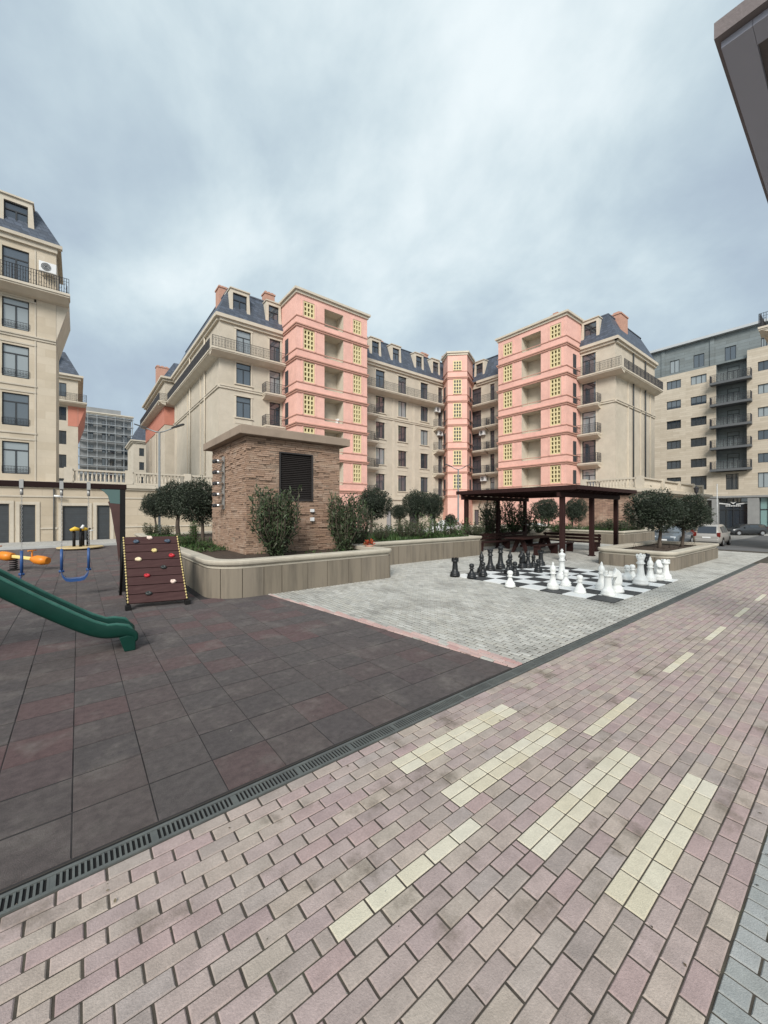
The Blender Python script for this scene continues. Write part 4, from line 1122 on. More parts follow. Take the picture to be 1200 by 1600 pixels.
def piece_mesh(kind, mat):
    if (kind, mat.name) in CH_ME: return CH_ME[(kind, mat.name)]
    m = MB(); ex = MB()
    if kind == 'knight':
        m.lathe([(r*.92, z*.9) for r, z in basep] + [(.1, .175), (.06, .18)], 18)
        out = [(-.105, .17), (.10, .17), (.085, .26), (.045, .34), (.03, .39), (.085, .375), (.135, .365), (.15, .40), (.13, .44), (.075, .50), (.05, .56), (.03, .60), (.01, .565), (-.04, .545), (-.09, .47), (-.115, .36), (-.115, .26)]
        n = len(out); cx = sum(p[0] for p in out)/n; cz = sum(p[1] for p in out)/n
        i0 = len(ex.v); lv_ = ((-.075, .62), (-.06, .9), (-.025, 1.0), (.025, 1.0), (.06, .9), (.075, .62))
        for y, s in lv_: ex.v += [(cx + (x - cx)*s, y, cz + (z - cz)*s) for x, z in out]
        for k in range(len(lv_) - 1):
            for q in range(n):
                j = (q + 1) % n; ex.f.append((i0+k*n+q, i0+k*n+j, i0+(k+1)*n+j, i0+(k+1)*n+q)); ex.m.append(0); ex.s.append(True)
        for k in (0, len(lv_) - 1): ex.f.append(tuple(i0 + k*n + q for q in range(n))); ex.m.append(0); ex.s.append(False)
        nm = 'horse_head'
    else:
        p, top = profs[kind]; m.lathe(p, 18)
        if kind == 'king':
            ex.extr([(-.02, -.018, top - .01), (.02, -.018, top - .01), (.02, -.018, top + .03), (.045, -.018, top + .03), (.045, -.018, top + .06), (.02, -.018, top + .06), (.02, -.018, top + .095), (-.02, -.018, top + .095), (-.02, -.018, top + .06), (-.045, -.018, top + .06), (-.045, -.018, top + .03), (-.02, -.018, top + .03)], (0, .036, 0)); nm = 'cross'
        elif kind == 'queen':
            for k in range(8): t = 2*PI*k/8; ex.lathe([(.014, 0), (.02, .02), (.012, .05), (.004, .06)], 6, (.085*math.cos(t), .085*math.sin(t), .675))
            ex.lathe([(.02, 0), (.035, .025), (.02, .05), (.004, .055)], 8, (0, 0, .70)); nm = 'crown'
        elif kind == 'rook':
            for k in range(6):
                t0, t1 = 2*PI*k/6, 2*PI*(k + .62)/6
                ex.prism([(.11*math.cos(t0), .11*math.sin(t0)), (.11*math.cos((t0+t1)/2), .11*math.sin((t0+t1)/2)), (.11*math.cos(t1), .11*math.sin(t1)), (.075*math.cos(t1), .075*math.sin(t1)), (.075*math.cos(t0), .075*math.sin(t0))], .499, .57)
            nm = 'battlement'
        elif kind == 'bishop':
            ex.lathe([(.012, 0), (.024, .02), (.012, .042), (.002, .046)], 8, (0, 0, .655)); nm = 'finial'
        else: ex = None; nm = None
    r_ = (m.mesh('chess_' + kind, mat), ex.mesh(nm, mat) if ex else None, nm)
    CH_ME[(kind, mat.name)] = r_; return r_
def gpt(px, py, z=0):
    Y = F*(CAMH - z)/(py - 800); return site(px, Y)
def piece(kind, mat, px, py, label, rz=None, sc=1.0):
    x, y = gpt(px, py - 2, .0); me, ex, nm = piece_mesh(kind, mat)
    o = put('chess_' + kind, me, None, (x, y, .016), R.uniform(0, 6) if rz is None else rz, (sc, sc, sc))
    tag(o, label, 'chess piece', 'black chess pieces' if mat is CK else 'white chess pieces')
    if ex: put(nm, ex, o, (0, 0, 0))
for a in (('rook', 711, 903, 'black rook at the far left corner of the chess board'), ('pawn', 737, 906, 'black pawn standing just right of the corner black rook, nearest the camera'),
          ('bishop', 752.5, 897, 'tall black bishop behind two black pawns at the left edge of the board'), ('pawn', 754.5, 903, 'black pawn hiding the foot of the leftmost black bishop'),
          ('queen', 766, 894, 'black queen left of the tallest black king'), ('king', 782, 891, 'tallest black piece, the king with cross, in front of the pergola bench'),
          ('bishop', 797, 896, 'black bishop right of the black king'), ('pawn', 794, 899, 'black pawn at the left foot of the black bishop beside the king'), ('pawn', 804.5, 902, 'black pawn just behind the lone white pawn'),
          ('knight', 816, 890, 'black knight between the black bishop and the far black rook'), ('bishop', 825, 890, 'black bishop touching the black knight in the far row'),
          ('pawn', 833.5, 889, 'small black pawn left of the rightmost black rook in the far row'), ('rook', 845, 886, 'rightmost black rook in the far row'), ('pawn', 841, 897, 'black pawn in front of the rightmost black rook'),
          ('queen', 1009.5, 906, 'single black piece hidden among the white pieces, behind the white king')):
    piece(a[0], CK, *a[1:])
for a in (('pawn', 797, 920, 'lone white pawn nearest the black pieces'), ('bishop', 864, 923, 'white bishop at the left end of the white pieces'), ('king', 878, 908, 'white king with cross standing in the middle of the board'),
          ('pawn', 884, 918, 'white pawn between the middle white king and the white bishop'), ('pawn', 906, 929, 'white pawn on the near white square left of the white rook'), ('bishop', 940, 923, 'white bishop half hidden behind the nearest white rook'),
          ('rook', 950, 933, 'white rook at the corner of the board nearest the camera'), ('knight', 964, 928, 'white knight right of the nearest white rook'), ('pawn', 980, 909, 'left one of two white pawns touching behind the white king'),
          ('pawn', 988, 908, 'right one of two white pawns touching behind the white king'), ('queen', 1001, 916, 'tallest white piece with a crown, in the right-hand row of the board', None, 1.13), ('bishop', 1016, 911, 'white bishop between the crowned piece and the right-hand white knight'),
          ('knight', 1028, 909, 'white knight next to the right corner rook'), ('rook', 1040, 907, 'white rook at the right corner of the board by the low planter')):
    piece(a[0], CW, *a[1:])
# ================================================================== PLAYGROUND
BROWN = M('dark_brown_plastic_plank', (.048, .021, .020), (.064, .03, .028), 4, .7, .15, 40, stretch=(.7, 6, 6), spec=.2, stain=(2, (.09, .05, .045), .55, .8, .5))
BRSW = M('brown_swing_panel', (.10, .055, .05), (.075, .042, .039), 3, .65, spec=.2)
BLKP = M('black_painted_steel', (.014, .013, .013), None, 1, .6, spec=.2)
BLUE = M('blue_plastic', (.025, .07, .20), (.03, .085, .24), 4, .35); GREEN = M('dark_green_plastic', (.003, .030, .021), (.005, .042, .030), 2, .38, .0, 12, spec=.3, stain=(2.5, (.012, .05, .037), .55, .8, .6))
TEALB = M('grey_green_bracket', (.09, .15, .14), None, 1, .6); CHAIN = M('galvanised_chain', (.45, .44, .42), None, 1, .45, metal=.5)
# climbing panel
CL = thing('climbing_panel', 'leaning dark brown climbing panel with coloured holds and rope edges', 'climbing wall', (1.33, 9.8, 0))
b0, b1, t0, t1 = Vector((.80, 9.42, .12)), Vector((1.86, 9.24, .10)), Vector((.80, 10.45, 1.44)), Vector((1.86, 10.33, 1.43))
nrm = (b1 - b0).cross(t0 - b0).normalized()                     # faces the camera side
if nrm.y > 0: nrm = -nrm
for k in range(8):
    a, b = k/8 + .004, (k + 1)/8 - .004; m = MB()
    m.extr([tuple(b0.lerp(t0, a)), tuple(b1.lerp(t1, a)), tuple(b1.lerp(t1, b)), tuple(b0.lerp(t0, b))], tuple(-nrm*.035)); m.build('plank', BROWN, CL, bevel=.004)
for s0, s1 in ((b0, t0), (b1, t1)):
    m = MB(); d = (t0 - b0).normalized(); r0 = s0 + nrm*.0 - d*.1
    m.tube([tuple(r0 - nrm*.05), tuple(s1 - nrm*.05)], .03, 8); m.box(s0.x - .05, s0.x + .05, s0.y - .1, s0.y + .06, 0, .09); m.build('side_rail', BLKP, CL)
    m = MB(); n = 24; pp = []; rr = []
    for i in range(n):
        for o_, r_ in ((.05, .003), (.27, .003), (.33, .015), (.5, .018), (.67, .015), (.73, .003)): pp.append(tuple(s0.lerp(s1, (i + o_)/n) + nrm*.012)); rr.append(r_)
    m.tube(pp, rr, 8)
    m.build('rope', M('yellow_rope', (.70, .56, .25), (.6, .47, .2), 20, .7) if 'yellow_rope' not in bpy.data.materials else bpy.data.materials['yellow_rope'], CL)
for s in (t0, t1):
    m = MB(); m.tube([(s.x, s.y + .05, s.z - .1), (s.x, s.y + .75, 0)], .03, 8); m.build('prop', BLKP, CL)
HC = {'red': M('red_hold', (.45, .02, .03), None, 1, .4), 'cream': M('cream_hold', (.72, .60, .40), None, 1, .45), 'pink': M('pale_pink_hold', (.72, .56, .48), None, 1, .45), 'yellow': M('yellow_hold', (.62, .50, .22), None, 1, .45), 'black': M('black_hold', (.03, .035, .034), None, 1, .4), 'blue': M('slate_blue_hold', (.055, .08, .115), None, 1, .4)}
for (u, v, c) in ((.22, .91, 'blue'), (.47, .97, 'pink'), (.80, .91, 'blue'), (.53, .76, 'yellow'), (.23, .63, 'cream'), (.84, .67, 'red'), (.66, .49, 'black'), (.35, .38, 'red'), (.80, .27, 'pink'), (.35, .12, 'black')):
    p = b0.lerp(b1, u).lerp(t0.lerp(t1, u), v); ax = (b1 - b0).normalized(); ay = (t0 - b0).normalized()
    m = MB(); rings = ((.052, 0), (.055, .018), (.045, .04), (.024, .05), (.016, .03)); N_ = 14; i0 = 0
    wob = [R.uniform(.85, 1.15) for _ in range(N_)]
    for r_, h_ in rings:
        for q in range(N_):
            t = 2*PI*q/N_; w = p + (ax*math.cos(t)*1.15 + ay*math.sin(t)*.85)*r_*wob[q] + nrm*h_; m.v.append(tuple(w))
    for k in range(len(rings) - 1):
        for q in range(N_): j = (q+1) % N_; m.f.append((k*N_+q, k*N_+j, (k+1)*N_+j, (k+1)*N_+q)); m.m.append(0); m.s.append(True)
    m.f.append(tuple(4*N_ + q for q in range(N_))); m.m.append(0); m.s.append(False)
    m.build('hold', HC[c], CL)

# swing frame with two swings
SW = thing('swing_set', 'brown and black swing frame with blue U-shaped seats, left of the climbing panel', 'swing set', (-.3, 11.7, 0))
sy0 = 11.7
m = MB(); m.box(-2.9, .96, sy0 - .06, sy0 + .06, 2.56, 2.69); m.build('top_beam', M('dark_brown_beam', (.022, .011, .010), None, 1, .75, spec=.15), SW, bevel=.01)
for x, sg in ((.88, 1), (-2.82, -1)):
    m = MB(); m.box(x - .055, x + .055, sy0 - .055, sy0 + .055, 0, 2.56); m.box(x - .09, x + .09, sy0 - .09, sy0 + .09, 0, .02); m.build('post', BLKP, SW)
    m = MB(); q = [(x - sg*.06, 2.4), (x - sg*.06, .9), (x - sg*.08, .75), (x - sg*.12, 1.2), (x - sg*.24, 2.05), (x - sg*.30, 2.25)]
    m.extr([(a, sy0 - .05, z) for a, z in q], (0, .1, 0)); m.build('leg_panel', BRSW, SW)
    m = MB(); q = [(x - sg*.06, 2.555), (x - sg*.46, 2.555), (x - sg*.38, 2.50), (x - sg*.30, 2.40), (x - sg*.26, 2.22), (x - sg*.06, 2.2)]
    m.extr([(a, sy0 - .056, z) for a, z in q], (0, .112, 0)); m.build('corner_bracket', TEALB, SW)
for x0 in (-.30, -1.48):
    for x in (x0, x0 + .5):
        m = MB(); m.box(x - .035, x + .035, sy0 - .075, sy0 + .075, 2.53, 2.72); m.tube([(x, sy0, 2.53), (x, sy0, 2.38)], .03, 8); m.build('hanger', BLKP if 0 else CHAIN, SW)
        m = MB(); z = 2.38; k = 0
        while z > 1.12:
            if k % 2: m.tube([(x + .012*math.cos(t), sy0, z - .025 + .028*math.sin(t)) for t in [2*PI*i/6 for i in range(6)]], .0045, 4, closed=True)
            else: m.tube([(x, sy0 + .012*math.cos(t), z - .025 + .028*math.sin(t)) for t in [2*PI*i/6 for i in range(6)]], .0045, 4, closed=True)
            z -= .046; k += 1
        m.build('chain', CHAIN, SW)
    m = MB()
    for x in (x0, x0 + .5):
        m.tube([(x, sy0, 1.14), (x, sy0, .62)], .028, 8)
        m.tube([(x - .05, sy0, .62), (x + .05, sy0, .62)], .03, 8)
    n = 12; pr = []
    xs_ = [(x0, .62), (x0 + .02, .54), (x0 + .08, .455), (x0 + .16, .43), (x0 + .34, .43), (x0 + .42, .455), (x0 + .48, .54), (x0 + .5, .62)]
    for (a, z0), (b, z1) in zip(xs_, xs_[1:]):
        m.extr([(a, sy0 - .13, z0 + .01), (b, sy0 - .13, z1 + .01), (b, sy0 - .13, z1 - .06), (a, sy0 - .13, z0 - .06)], (0, .26, 0))
    m.build('seat', BLUE, SW)

# slide
SL = thing('slide', 'dark green plastic slide coming in from the left edge', 'slide', (-.5, 6.9, 0))
path = [(.665, .10), (.662, .165), (.635, .212), (.55, .235), (.42, .232), (.27, .245), (.08, .345), (-.14, .50), (-.30, .62), (-.46, .74), (-.745, .965), (-1.1, 1.25), (-1.5, 1.57), (-1.85, 1.8), (-2.2, 1.85)]
ya, yb = 6.6, 7.12
def section(i):
    (x, z) = path[i]; p0 = path[max(i-1, 0)]; p1 = path[min(i+1, len(path)-1)]
    d = Vector((p1[0]-p0[0], p1[1]-p0[1])).normalized(); n = Vector((-d.y, d.x)) * (1 if True else -1)
    if n.y < 0: n = -n
    if i < 3: n = Vector((.55 + .2*i, .6 + .1*i)).normalized() if i else Vector((1, .05))
    hw = .17 if i > 3 else (.02, .04, .075, .13)[i]
    prof = [(0, -.03), (0, hw - .02), (.015, hw), (.05, hw), (.065, hw - .02), (.075, .05), (.12, .012), (.2, .0), (.32, .0), (.4, .012), (.445, .05), (.455, hw - .02), (.47, hw), (.505, hw), (.52, hw - .02), (.52, -.03), (.4, -.03), (.12, -.03)]
    return [(x + n.x*o, ya + w, z + n.y*o) for w, o in prof]
m = MB(); rg = [section(i) for i in range(len(path))]; n = len(rg[0]); i0 = 0
for r_ in rg: m.v += r_
for k in range(len(rg) - 1):
    for q in range(n): j = (q+1) % n; m.f.append((k*n+q, (k+1)*n+q, (k+1)*n+j, k*n+j)); m.m.append(0); m.s.append(True)
for k in (0, len(rg) - 1): m.f.append(tuple(k*n + q for q in range(n))); m.m.append(0); m.s.append(False)
chute = m.build('chute', GREEN, SL)
sb_ = chute.modifiers.new('subsurf', 'SUBSURF'); sb_.levels = 2; sb_.render_levels = 2
m = MB(); m.extr([(.655, ya + .01, 0), (.52, ya + .01, .0), (.455, ya + .01, .215), (.56, ya + .01, .232), (.63, ya + .01, .20), (.655, ya + .01, .15)], (0, .50, 0)); m.build('foot', GREEN, SL, bevel=.012)
GRL = M('highlight_green_rail', (.045, .14, .11), (.02, .085, .062), 6, .3)  # paler green: the highlights along the slide edges are put into the colour
for w_ in (.03, .49):
    m = MB(); pp = []
    for i in range(3, len(path)):
        s = section(i); q = s[3] if w_ < .1 else s[12]; pp.append((q[0], ya + w_, q[2] + .004))
    s = section(2); pp.insert(0, (.655, ya + w_, s[3][2] - .012)); m.tube(pp, [.014] + [.024]*(len(pp) - 1), 8); m.build('rail', GRL, SL)
m = MB()
for y in (ya + .05, yb - .05):
    m.tube([(-2.0, y, 0), (-2.0, y, 2.5)], .05, 8)
m.box(-3.0, -1.95, ya, yb, 1.7, 1.8)
for y in (ya + .05, yb - .05): m.tube([(-2.9, y, 0), (-2.9, y, 2.5)], .05, 8)
m.build('platform', BROWN, SL)

# spring see-saw
ORA = M('orange_plastic', (.75, .25, .02), (.68, .21, .02), 4, .4); YEL = M('pale_yellow_plastic', (.80, .62, .22), None, 1, .45)
sxx, syy = site(26, 13.2)
SS = thing('seesaw', 'orange and yellow see-saw on the rubber tiles behind the slide', 'seesaw', (sxx, syy, 0), math.atan2(-UY, UX) + .0)
m = MB(); m.extr([(-1.1, -.06, .55), (.95, -.06, .30), (.95, -.06, .40), (-1.1, -.06, .65)], (0, .12, 0)); put('beam', m.mesh('beam', YEL), SS, (0, 0, 0), bevel=.02)
for x, z, sg in ((.78, .36, 1), (-.42, .50, -1)):
    m = MB(); m.tube([(x - .28, 0, z + .04), (x - .1, 0, z + .01), (x + .1, 0, z - .02), (x + .3, 0, z - .03)], [.07, .15, .16, .12], 12); put('seat', m.mesh('seat', ORA), SS, (0, 0, 0))
    m = MB(); m.tube([(x - .25, -.16, z + .32), (x - .25, .16, z + .32)], .02, 8); m.tube([(x - .25, 0, z), (x - .25, 0, z + .32)], .025, 8); put('handle', m.mesh('handle', ORA), SS, (0, 0, 0))
m = MB(); m.tube([(-.1 + .1*math.cos(t), .1*math.sin(t), .02 + t*.011) for t in [i*.5 for i in range(72)]], .018, 6); m.lathe([(.16, 0), (.16, .03), (.05, .04)], 12, (-.1, 0, 0)); put('spring', m.mesh('spring', BLKP), SS, (0, 0, 0))

# small roundabout by the garage doors
rx_, ry_ = site(126, 20.9)
RB = thing('roundabout', 'small playground roundabout with black posts and yellow seats before the garage doors', 'roundabout', (rx_, ry_, 0))
m = MB(); m.lathe([(.95, .06), (1.02, .07), (1.02, .13), (.98, .14), (.3, .14)], 24); put('platform', m.mesh('platform', M('worn_yellow_wood', (.50, .36, .17), (.58, .47, .28), 3, .6)), RB, (0, 0, 0))
for k, (dx, dy) in enumerate(((-.28, .1), (0, -.2), (.32, .05), (.1, .35))):
    m = MB(); m.tube([(dx, dy, .14), (dx, dy, .95)], .07, 8); m.tube([(dx, dy, .95), (dx*1.3, dy*1.3, 1.12)], .05, 8); put('post', m.mesh('post', BLKP), RB, (0, 0, 0))
for dx, dy in ((-.25, 0), (.1, .1)):
    m = MB(); m.tube([(dx - .2, dy, 1.02), (dx, dy, 1.1), (dx + .22, dy, 1.04)], [.06, .12, .07], 10); put('seat', m.mesh('seat', M('yellow_plastic_seat', (.78, .50, .05), None, 1, .45) if dx < 0 else bpy.data.materials['yellow_plastic_seat']), RB, (0, 0, 0))
m = MB(); m.tube([(.05, 0, 1.1), (.12, 0, 1.3)], [.09, .05], 10); m.tube([(.3, .05, .95), (.55, .05, 1.0)], .03, 8); put('handle', m.mesh('handle', WHITEP), RB, (0, 0, 0))

# ================================================================== STREET LAMPS AND POLES
STEEL = M('grey_galvanised_pole', (.30, .31, .31), (.25, .26, .26), 2, .5, metal=.4)
def lamp(x, y, z0, h, ang, label, arm=1.25, rad=.075):
    t = thing('street_lamp', label, 'street lamp', (x, y, z0), ang)
    m = MB(); m.tube([(0, 0, 0), (0, 0, 1.2), (0, 0, 1.21), (0, 0, h)], [rad*1.4, rad*1.4, rad, rad*.8], 10); m.box(-.2, .2, -.2, .2, 0, .04); put('pole', m.mesh('pole', STEEL), t, (0, 0, 0))
    for sg in (1, -1):
        m = MB(); m.tube([(0, 0, h - .05), (sg*.3, 0, h + .02), (sg*arm*.62, 0, h + .22)], .04, 8); put('arm', m.mesh('arm', STEEL), t, (0, 0, 0))
        m = MB(); a = Vector((sg*arm*.58, 0, h + .2)); b = Vector((sg*arm*1.15, 0, h + .44)); d = (b - a).normalized(); nn = Vector((-d.z, 0, d.x))
        if nn.z < 0: nn = -nn
        m.extr([tuple(a + Vector((0, -.06, 0))), tuple(a.lerp(b, .3) + Vector((0, -.13, 0))), tuple(a.lerp(b, .9) + Vector((0, -.13, 0))), tuple(b + Vector((0, -.06, 0))), tuple(b + Vector((0, .06, 0))), tuple(a.lerp(b, .9) + Vector((0, .13, 0))), tuple(a.lerp(b, .3) + Vector((0, .13, 0))), tuple(a + Vector((0, .06, 0)))], tuple(nn*.07)); put('lamp_head', m.mesh('lamp_head', ANTH), t, (0, 0, 0), bevel=.01)
    return t
rzI = -math.atan2(UY, UX)                # along the picture plane
lamp(*site(249, 24.0), 0, 7.0, rzI, 'tall grey street lamp with two arms in front of the terrace balustrade', 1.35)
lamp(*site(716, 38.5), -.3, 6.6, rzI, 'pale street lamp post left of the pergola, before the salmon corner tower', 1.1, .09)
x, y = site(1120.5, 45.0); t = thing('flagpole', 'slim white pole in front of the dark shop windows', 'pole', (x, y, zg(x)))
m = MB(); m.tube([(0, 0, 0), (0, 0, 6.1)], [.07, .045], 8); put('pole', m.mesh('pole', WHITEP), t, (0, 0, 0)); m = MB(); m.lathe([(.03, 0), (.07, .05), (.07, .1), (.01, .15)], 8, (0, 0, 6.1)); put('finial', m.mesh('finial', WHITEP), t, (0, 0, 0)); m = MB(); m.lathe([(.2, 0), (.2, .04), (.09, .06)], 10); put('base_plate', m.mesh('base_plate', STEEL), t, (0, 0, 0))
x, y = site(1088, 33.0); t = thing('lantern_post', 'black lantern on a slim post behind the two clipped trees', 'street lamp', (x, y, zg(x)))
m = MB(); m.tube([(0, 0, 0), (0, 0, 4.3)], [.06, .04], 8); put('pole', m.mesh('pole', IRON), t, (0, 0, 0)); m = MB(); m.lathe([(.05, 0), (.14, .12), (.19, .42), (.22, .46), (.03, .62), (.02, .72)], 6, (0, 0, 4.3), sm=False); put('lantern', m.mesh('lantern', IRON), t, (0, 0, 0))

# ================================================================== CANOPY AT TOP RIGHT
CN = thing('balcony_canopy', 'dark underside of a projecting balcony slab with stepped edge, at the top right corner', 'balcony', (8, -.7, 0))
cz = 5.5; cx0, cy1 = 3.69, .715
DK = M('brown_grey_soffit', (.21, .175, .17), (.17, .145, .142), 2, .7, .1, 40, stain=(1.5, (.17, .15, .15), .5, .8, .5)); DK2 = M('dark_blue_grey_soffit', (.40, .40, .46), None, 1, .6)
xe, yi = 8.6, -.5
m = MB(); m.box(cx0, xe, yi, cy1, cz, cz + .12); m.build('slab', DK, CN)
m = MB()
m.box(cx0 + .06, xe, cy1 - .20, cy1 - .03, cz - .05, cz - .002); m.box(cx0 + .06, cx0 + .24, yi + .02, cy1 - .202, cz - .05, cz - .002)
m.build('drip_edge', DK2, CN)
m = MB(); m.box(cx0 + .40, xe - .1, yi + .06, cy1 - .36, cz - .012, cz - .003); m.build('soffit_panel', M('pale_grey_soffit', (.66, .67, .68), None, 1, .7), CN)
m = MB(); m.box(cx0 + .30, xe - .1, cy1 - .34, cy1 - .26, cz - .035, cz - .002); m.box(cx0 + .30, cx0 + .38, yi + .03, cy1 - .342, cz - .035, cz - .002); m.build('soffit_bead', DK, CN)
m = MB(); m.box(xe - .7, xe - .2, yi - .5, yi - .02, -.02, cz + .12); m.box(cx0 + .2, xe, yi - .3, yi - .002, cz - .25, cz + .12); m.build('pier', STONE2, CN)
# ================================================================== PLANTS
def leafmat(name, cols, rough=.55):
    m = M(name, cols[0], None, 1, rough, island=cols, spec=.3)
    b = m.node_tree.nodes['Principled BSDF']; b.inputs['Subsurface Weight'].default_value = 0
    return m
OLIVE = leafmat('dark_olive_leaf', [(.017, .026, .014), (.034, .046, .027), (.024, .036, .021), (.055, .068, .045), (.015, .022, .012), (.044, .058, .038), (.10, .112, .085)])
OLEAN = leafmat('oleander_leaf', [(.03, .05, .02), (.05, .075, .03), (.024, .04, .018), (.085, .105, .055), (.04, .055, .026), (.10, .09, .06)])
FRESH = leafmat('fresh_green_leaf', [(.03, .065, .018), (.05, .10, .026), (.022, .05, .014), (.08, .13, .04), (.035, .07, .025)])
BARK = M('grey_brown_bark', (.11, .085, .065), (.065, .05, .04), 8, .95, .9, 30, stretch=(1, 1, .25))
def leaf(mb, p, d, up, L_, W_):
    s = d.cross(up)
    if s.length < 1e-3: s = Vector((1, 0, 0))
    s.normalize(); d = d.normalized(); u = s.cross(d)
    a = p; b = p + d*L_*.45 + s*W_*.5 + u*L_*.06; c = p + d*L_; e = p + d*L_*.45 - s*W_*.5 + u*L_*.06
    mb.face([tuple(a), tuple(b), tuple(c), tuple(e)])
def rdir(r):
    while True:
        v = Vector((r.uniform(-1, 1), r.uniform(-1, 1), r.uniform(-1, 1)))
        if .05 < v.length < 1: return v.normalized()
def crown_mesh(seed, n=9500, L_=.115, W_=.04, lump=.26, flat=.0):
    r = random.Random(seed); mb = MB(); off = Vector((seed*3.1, 1.7, seed))
    def rad(d): return 1 + lump * (noise.noise(d*1.6 + off)*1.1 + noise.noise(d*3.8 + off)*.7)
    # dark twiggy heart
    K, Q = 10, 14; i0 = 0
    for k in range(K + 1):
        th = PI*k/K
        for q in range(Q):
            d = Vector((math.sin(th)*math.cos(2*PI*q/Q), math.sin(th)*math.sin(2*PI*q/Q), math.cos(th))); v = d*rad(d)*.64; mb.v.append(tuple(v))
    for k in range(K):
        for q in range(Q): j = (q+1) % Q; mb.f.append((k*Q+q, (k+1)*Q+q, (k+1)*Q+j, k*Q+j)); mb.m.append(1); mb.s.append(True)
    for i in range(n):
        d = rdir(r); cl = noise.noise(d*7 + off*2)
        t = r.random() ** .45
        R_ = rad(d) * (.62 + .38*t) * (1 + .07*cl)
        if r.random() < .07: R_ *= r.uniform(1.02, 1.17)
        if cl < -.2 and r.random() < .7 and t > .45: continue
        p = d * R_; ld = (d*.9 + rdir(r)*.9).normalized()
        leaf(mb, p, ld, rdir(r), L_*r.uniform(.6, 1.25), W_*r.uniform(.7, 1.3))
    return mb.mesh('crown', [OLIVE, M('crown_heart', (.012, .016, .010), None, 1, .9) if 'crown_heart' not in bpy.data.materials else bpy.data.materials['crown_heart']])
CROWNS = [crown_mesh(s) for s in (1, 2, 3)]
def trunk_mesh(h, r0, seed, fork):
    r = random.Random(seed); m = MB(); n = 7; pts = []; x = y = 0
    for k in range(n):
        pts.append((x, y, h*k/(n-1))); x += r.uniform(-.03, .03); y += r.uniform(-.03, .03)
    m.tube(pts, [r0*(1.5 if k == 0 else 1.12 - .4*k/(n-1)) for k in range(n)], 9)
    for q in range(5):
        t = 2*PI*q/5 + r.uniform(-.4, .4); a = Vector(pts[-2 if q % 2 else -1]); L_ = fork*r.uniform(.7, 1.1)
        b = a + Vector((math.cos(t)*L_*.55, math.sin(t)*L_*.55, L_*.5)); c = b + Vector((math.cos(t)*L_*.3, math.sin(t)*L_*.3, L_*.5))
        m.tube([tuple(a), tuple(b), tuple(c)], [r0*.6, r0*.4, r0*.2], 6)
    return m.mesh('trunk', BARK)
def tree(px, Y, zb, cpx, cy, rx, rz, label, group, tr=.06, k=0):
    x, y = site(px, Y); X2, Y2 = site(cpx, Y); s = Y / F
    cz = CAMH + (800 - cy)*s; t = thing('olive_tree', label, 'tree', (x, y, zb), 0, group)
    top = cz - zb
    put('trunk', trunk_mesh(max(.3, top - rz*s*.75), tr, int(px), rz*s*.8), t, (0, 0, 0))
    put('crown', CROWNS[k % 3], t, (X2 - x, Y2 - y, top), R.uniform(0, 6), (rx*s/1.02, rx*s/1.02, rz*s/1.0)); return t
g_ = 'clipped dark olive trees in the planters'
tree(243, 23.0, .7, 243, 789, 19, 18, 'smallest and farthest clipped olive tree left of the kiosk', g_, .06, 0)
tree(279, 18.6, .7, 271, 781, 25, 26, 'middle one of the clipped olive trees left of the kiosk', g_, .1, 1)
tree(317, 15.9, .7, 310, 784, 34, 31, 'largest clipped olive tree, touching the left side of the kiosk', g_, .07, 2)
tree(580, 20.6, .7, 584, 788, 27, 23, 'clipped olive tree right of the kiosk, behind the shrubs', g_, .075, 1)
tree(624, 28.0, -.1, 624, 800, 13, 11, 'small distant clipped olive tree between two larger crowns', g_, .1, 0)
tree(652, 20.0, .7, 651, 788, 21, 20, 'left olive tree of the merged pair left of the pergola', g_, .065, 2)
tree(679, 20.8, .7, 677, 790, 16, 19, 'right olive tree of the merged pair left of the pergola', g_, .06, 0)
tree(704, 31.0, -.3, 704, 813, 9, 9, 'small far round olive tree beside the white car', g_, .06, 1)
tree(856, 27.6, .4, 853, 797, 20, 17, 'left one of two olive trees seen through the pergola', g_, .075, 0)
tree(895, 27.4, .4, 899, 797, 17, 17, 'right one of two olive trees seen through the pergola', g_, .07, 2)
tree(1031, 16.5, .45, 1021, 798, 37, 29, 'broad left olive tree in the low planter beside the chess board', g_, .07, 1)
tree(1065, 17.0, .45, 1073, 801, 30, 26, 'right olive tree in the low planter beside the chess board', g_, .06, 0)

def shrub_meshes(seed, stems=26, leaves=36, L_=.12, W_=.03, spread=.42, mat=None, low=.08):
    r = random.Random(seed); st = MB(); lf = MB()
    for s in range(stems):
        t = 2*PI*s/stems + r.uniform(-.3, .3); sp = spread*r.uniform(.25, 1.05); h = r.uniform(.65, 1.0)
        base = Vector((math.cos(t)*.05, math.sin(t)*.05, 0)); tip = Vector((math.cos(t)*sp, math.sin(t)*sp, h)); mid = base.lerp(tip, .5) + Vector((math.cos(t)*sp*.38, math.sin(t)*sp*.38, -.02))
        st.tube([tuple(base), tuple(mid), tuple(tip)], [.012, .009, .004], 4)
        for i in range(leaves):
            q = r.uniform(low, 1.0); p = base.lerp(mid, q*2) if q < .5 else mid.lerp(tip, q*2 - 1)
            p = p + rdir(r)*.06
            ax = (tip - base).normalized(); d = (ax*.7 + rdir(r)*.9).normalized()
            leaf(lf, p, d, rdir(r), L_*r.uniform(.6, 1.2), W_*r.uniform(.8, 1.3))
    return st.mesh('stems', BARK), lf.mesh('foliage', mat or OLEAN)
SHR = [shrub_meshes(5), shrub_meshes(6, mat=OLEAN), shrub_meshes(7, 18, 40, .10, .04, .5, FRESH), shrub_meshes(8, 14, 30, .11, .035, .5, FRESH)]
DENSE = shrub_meshes(9, 52, 66, .095, .028, .44, OLEAN, .04)
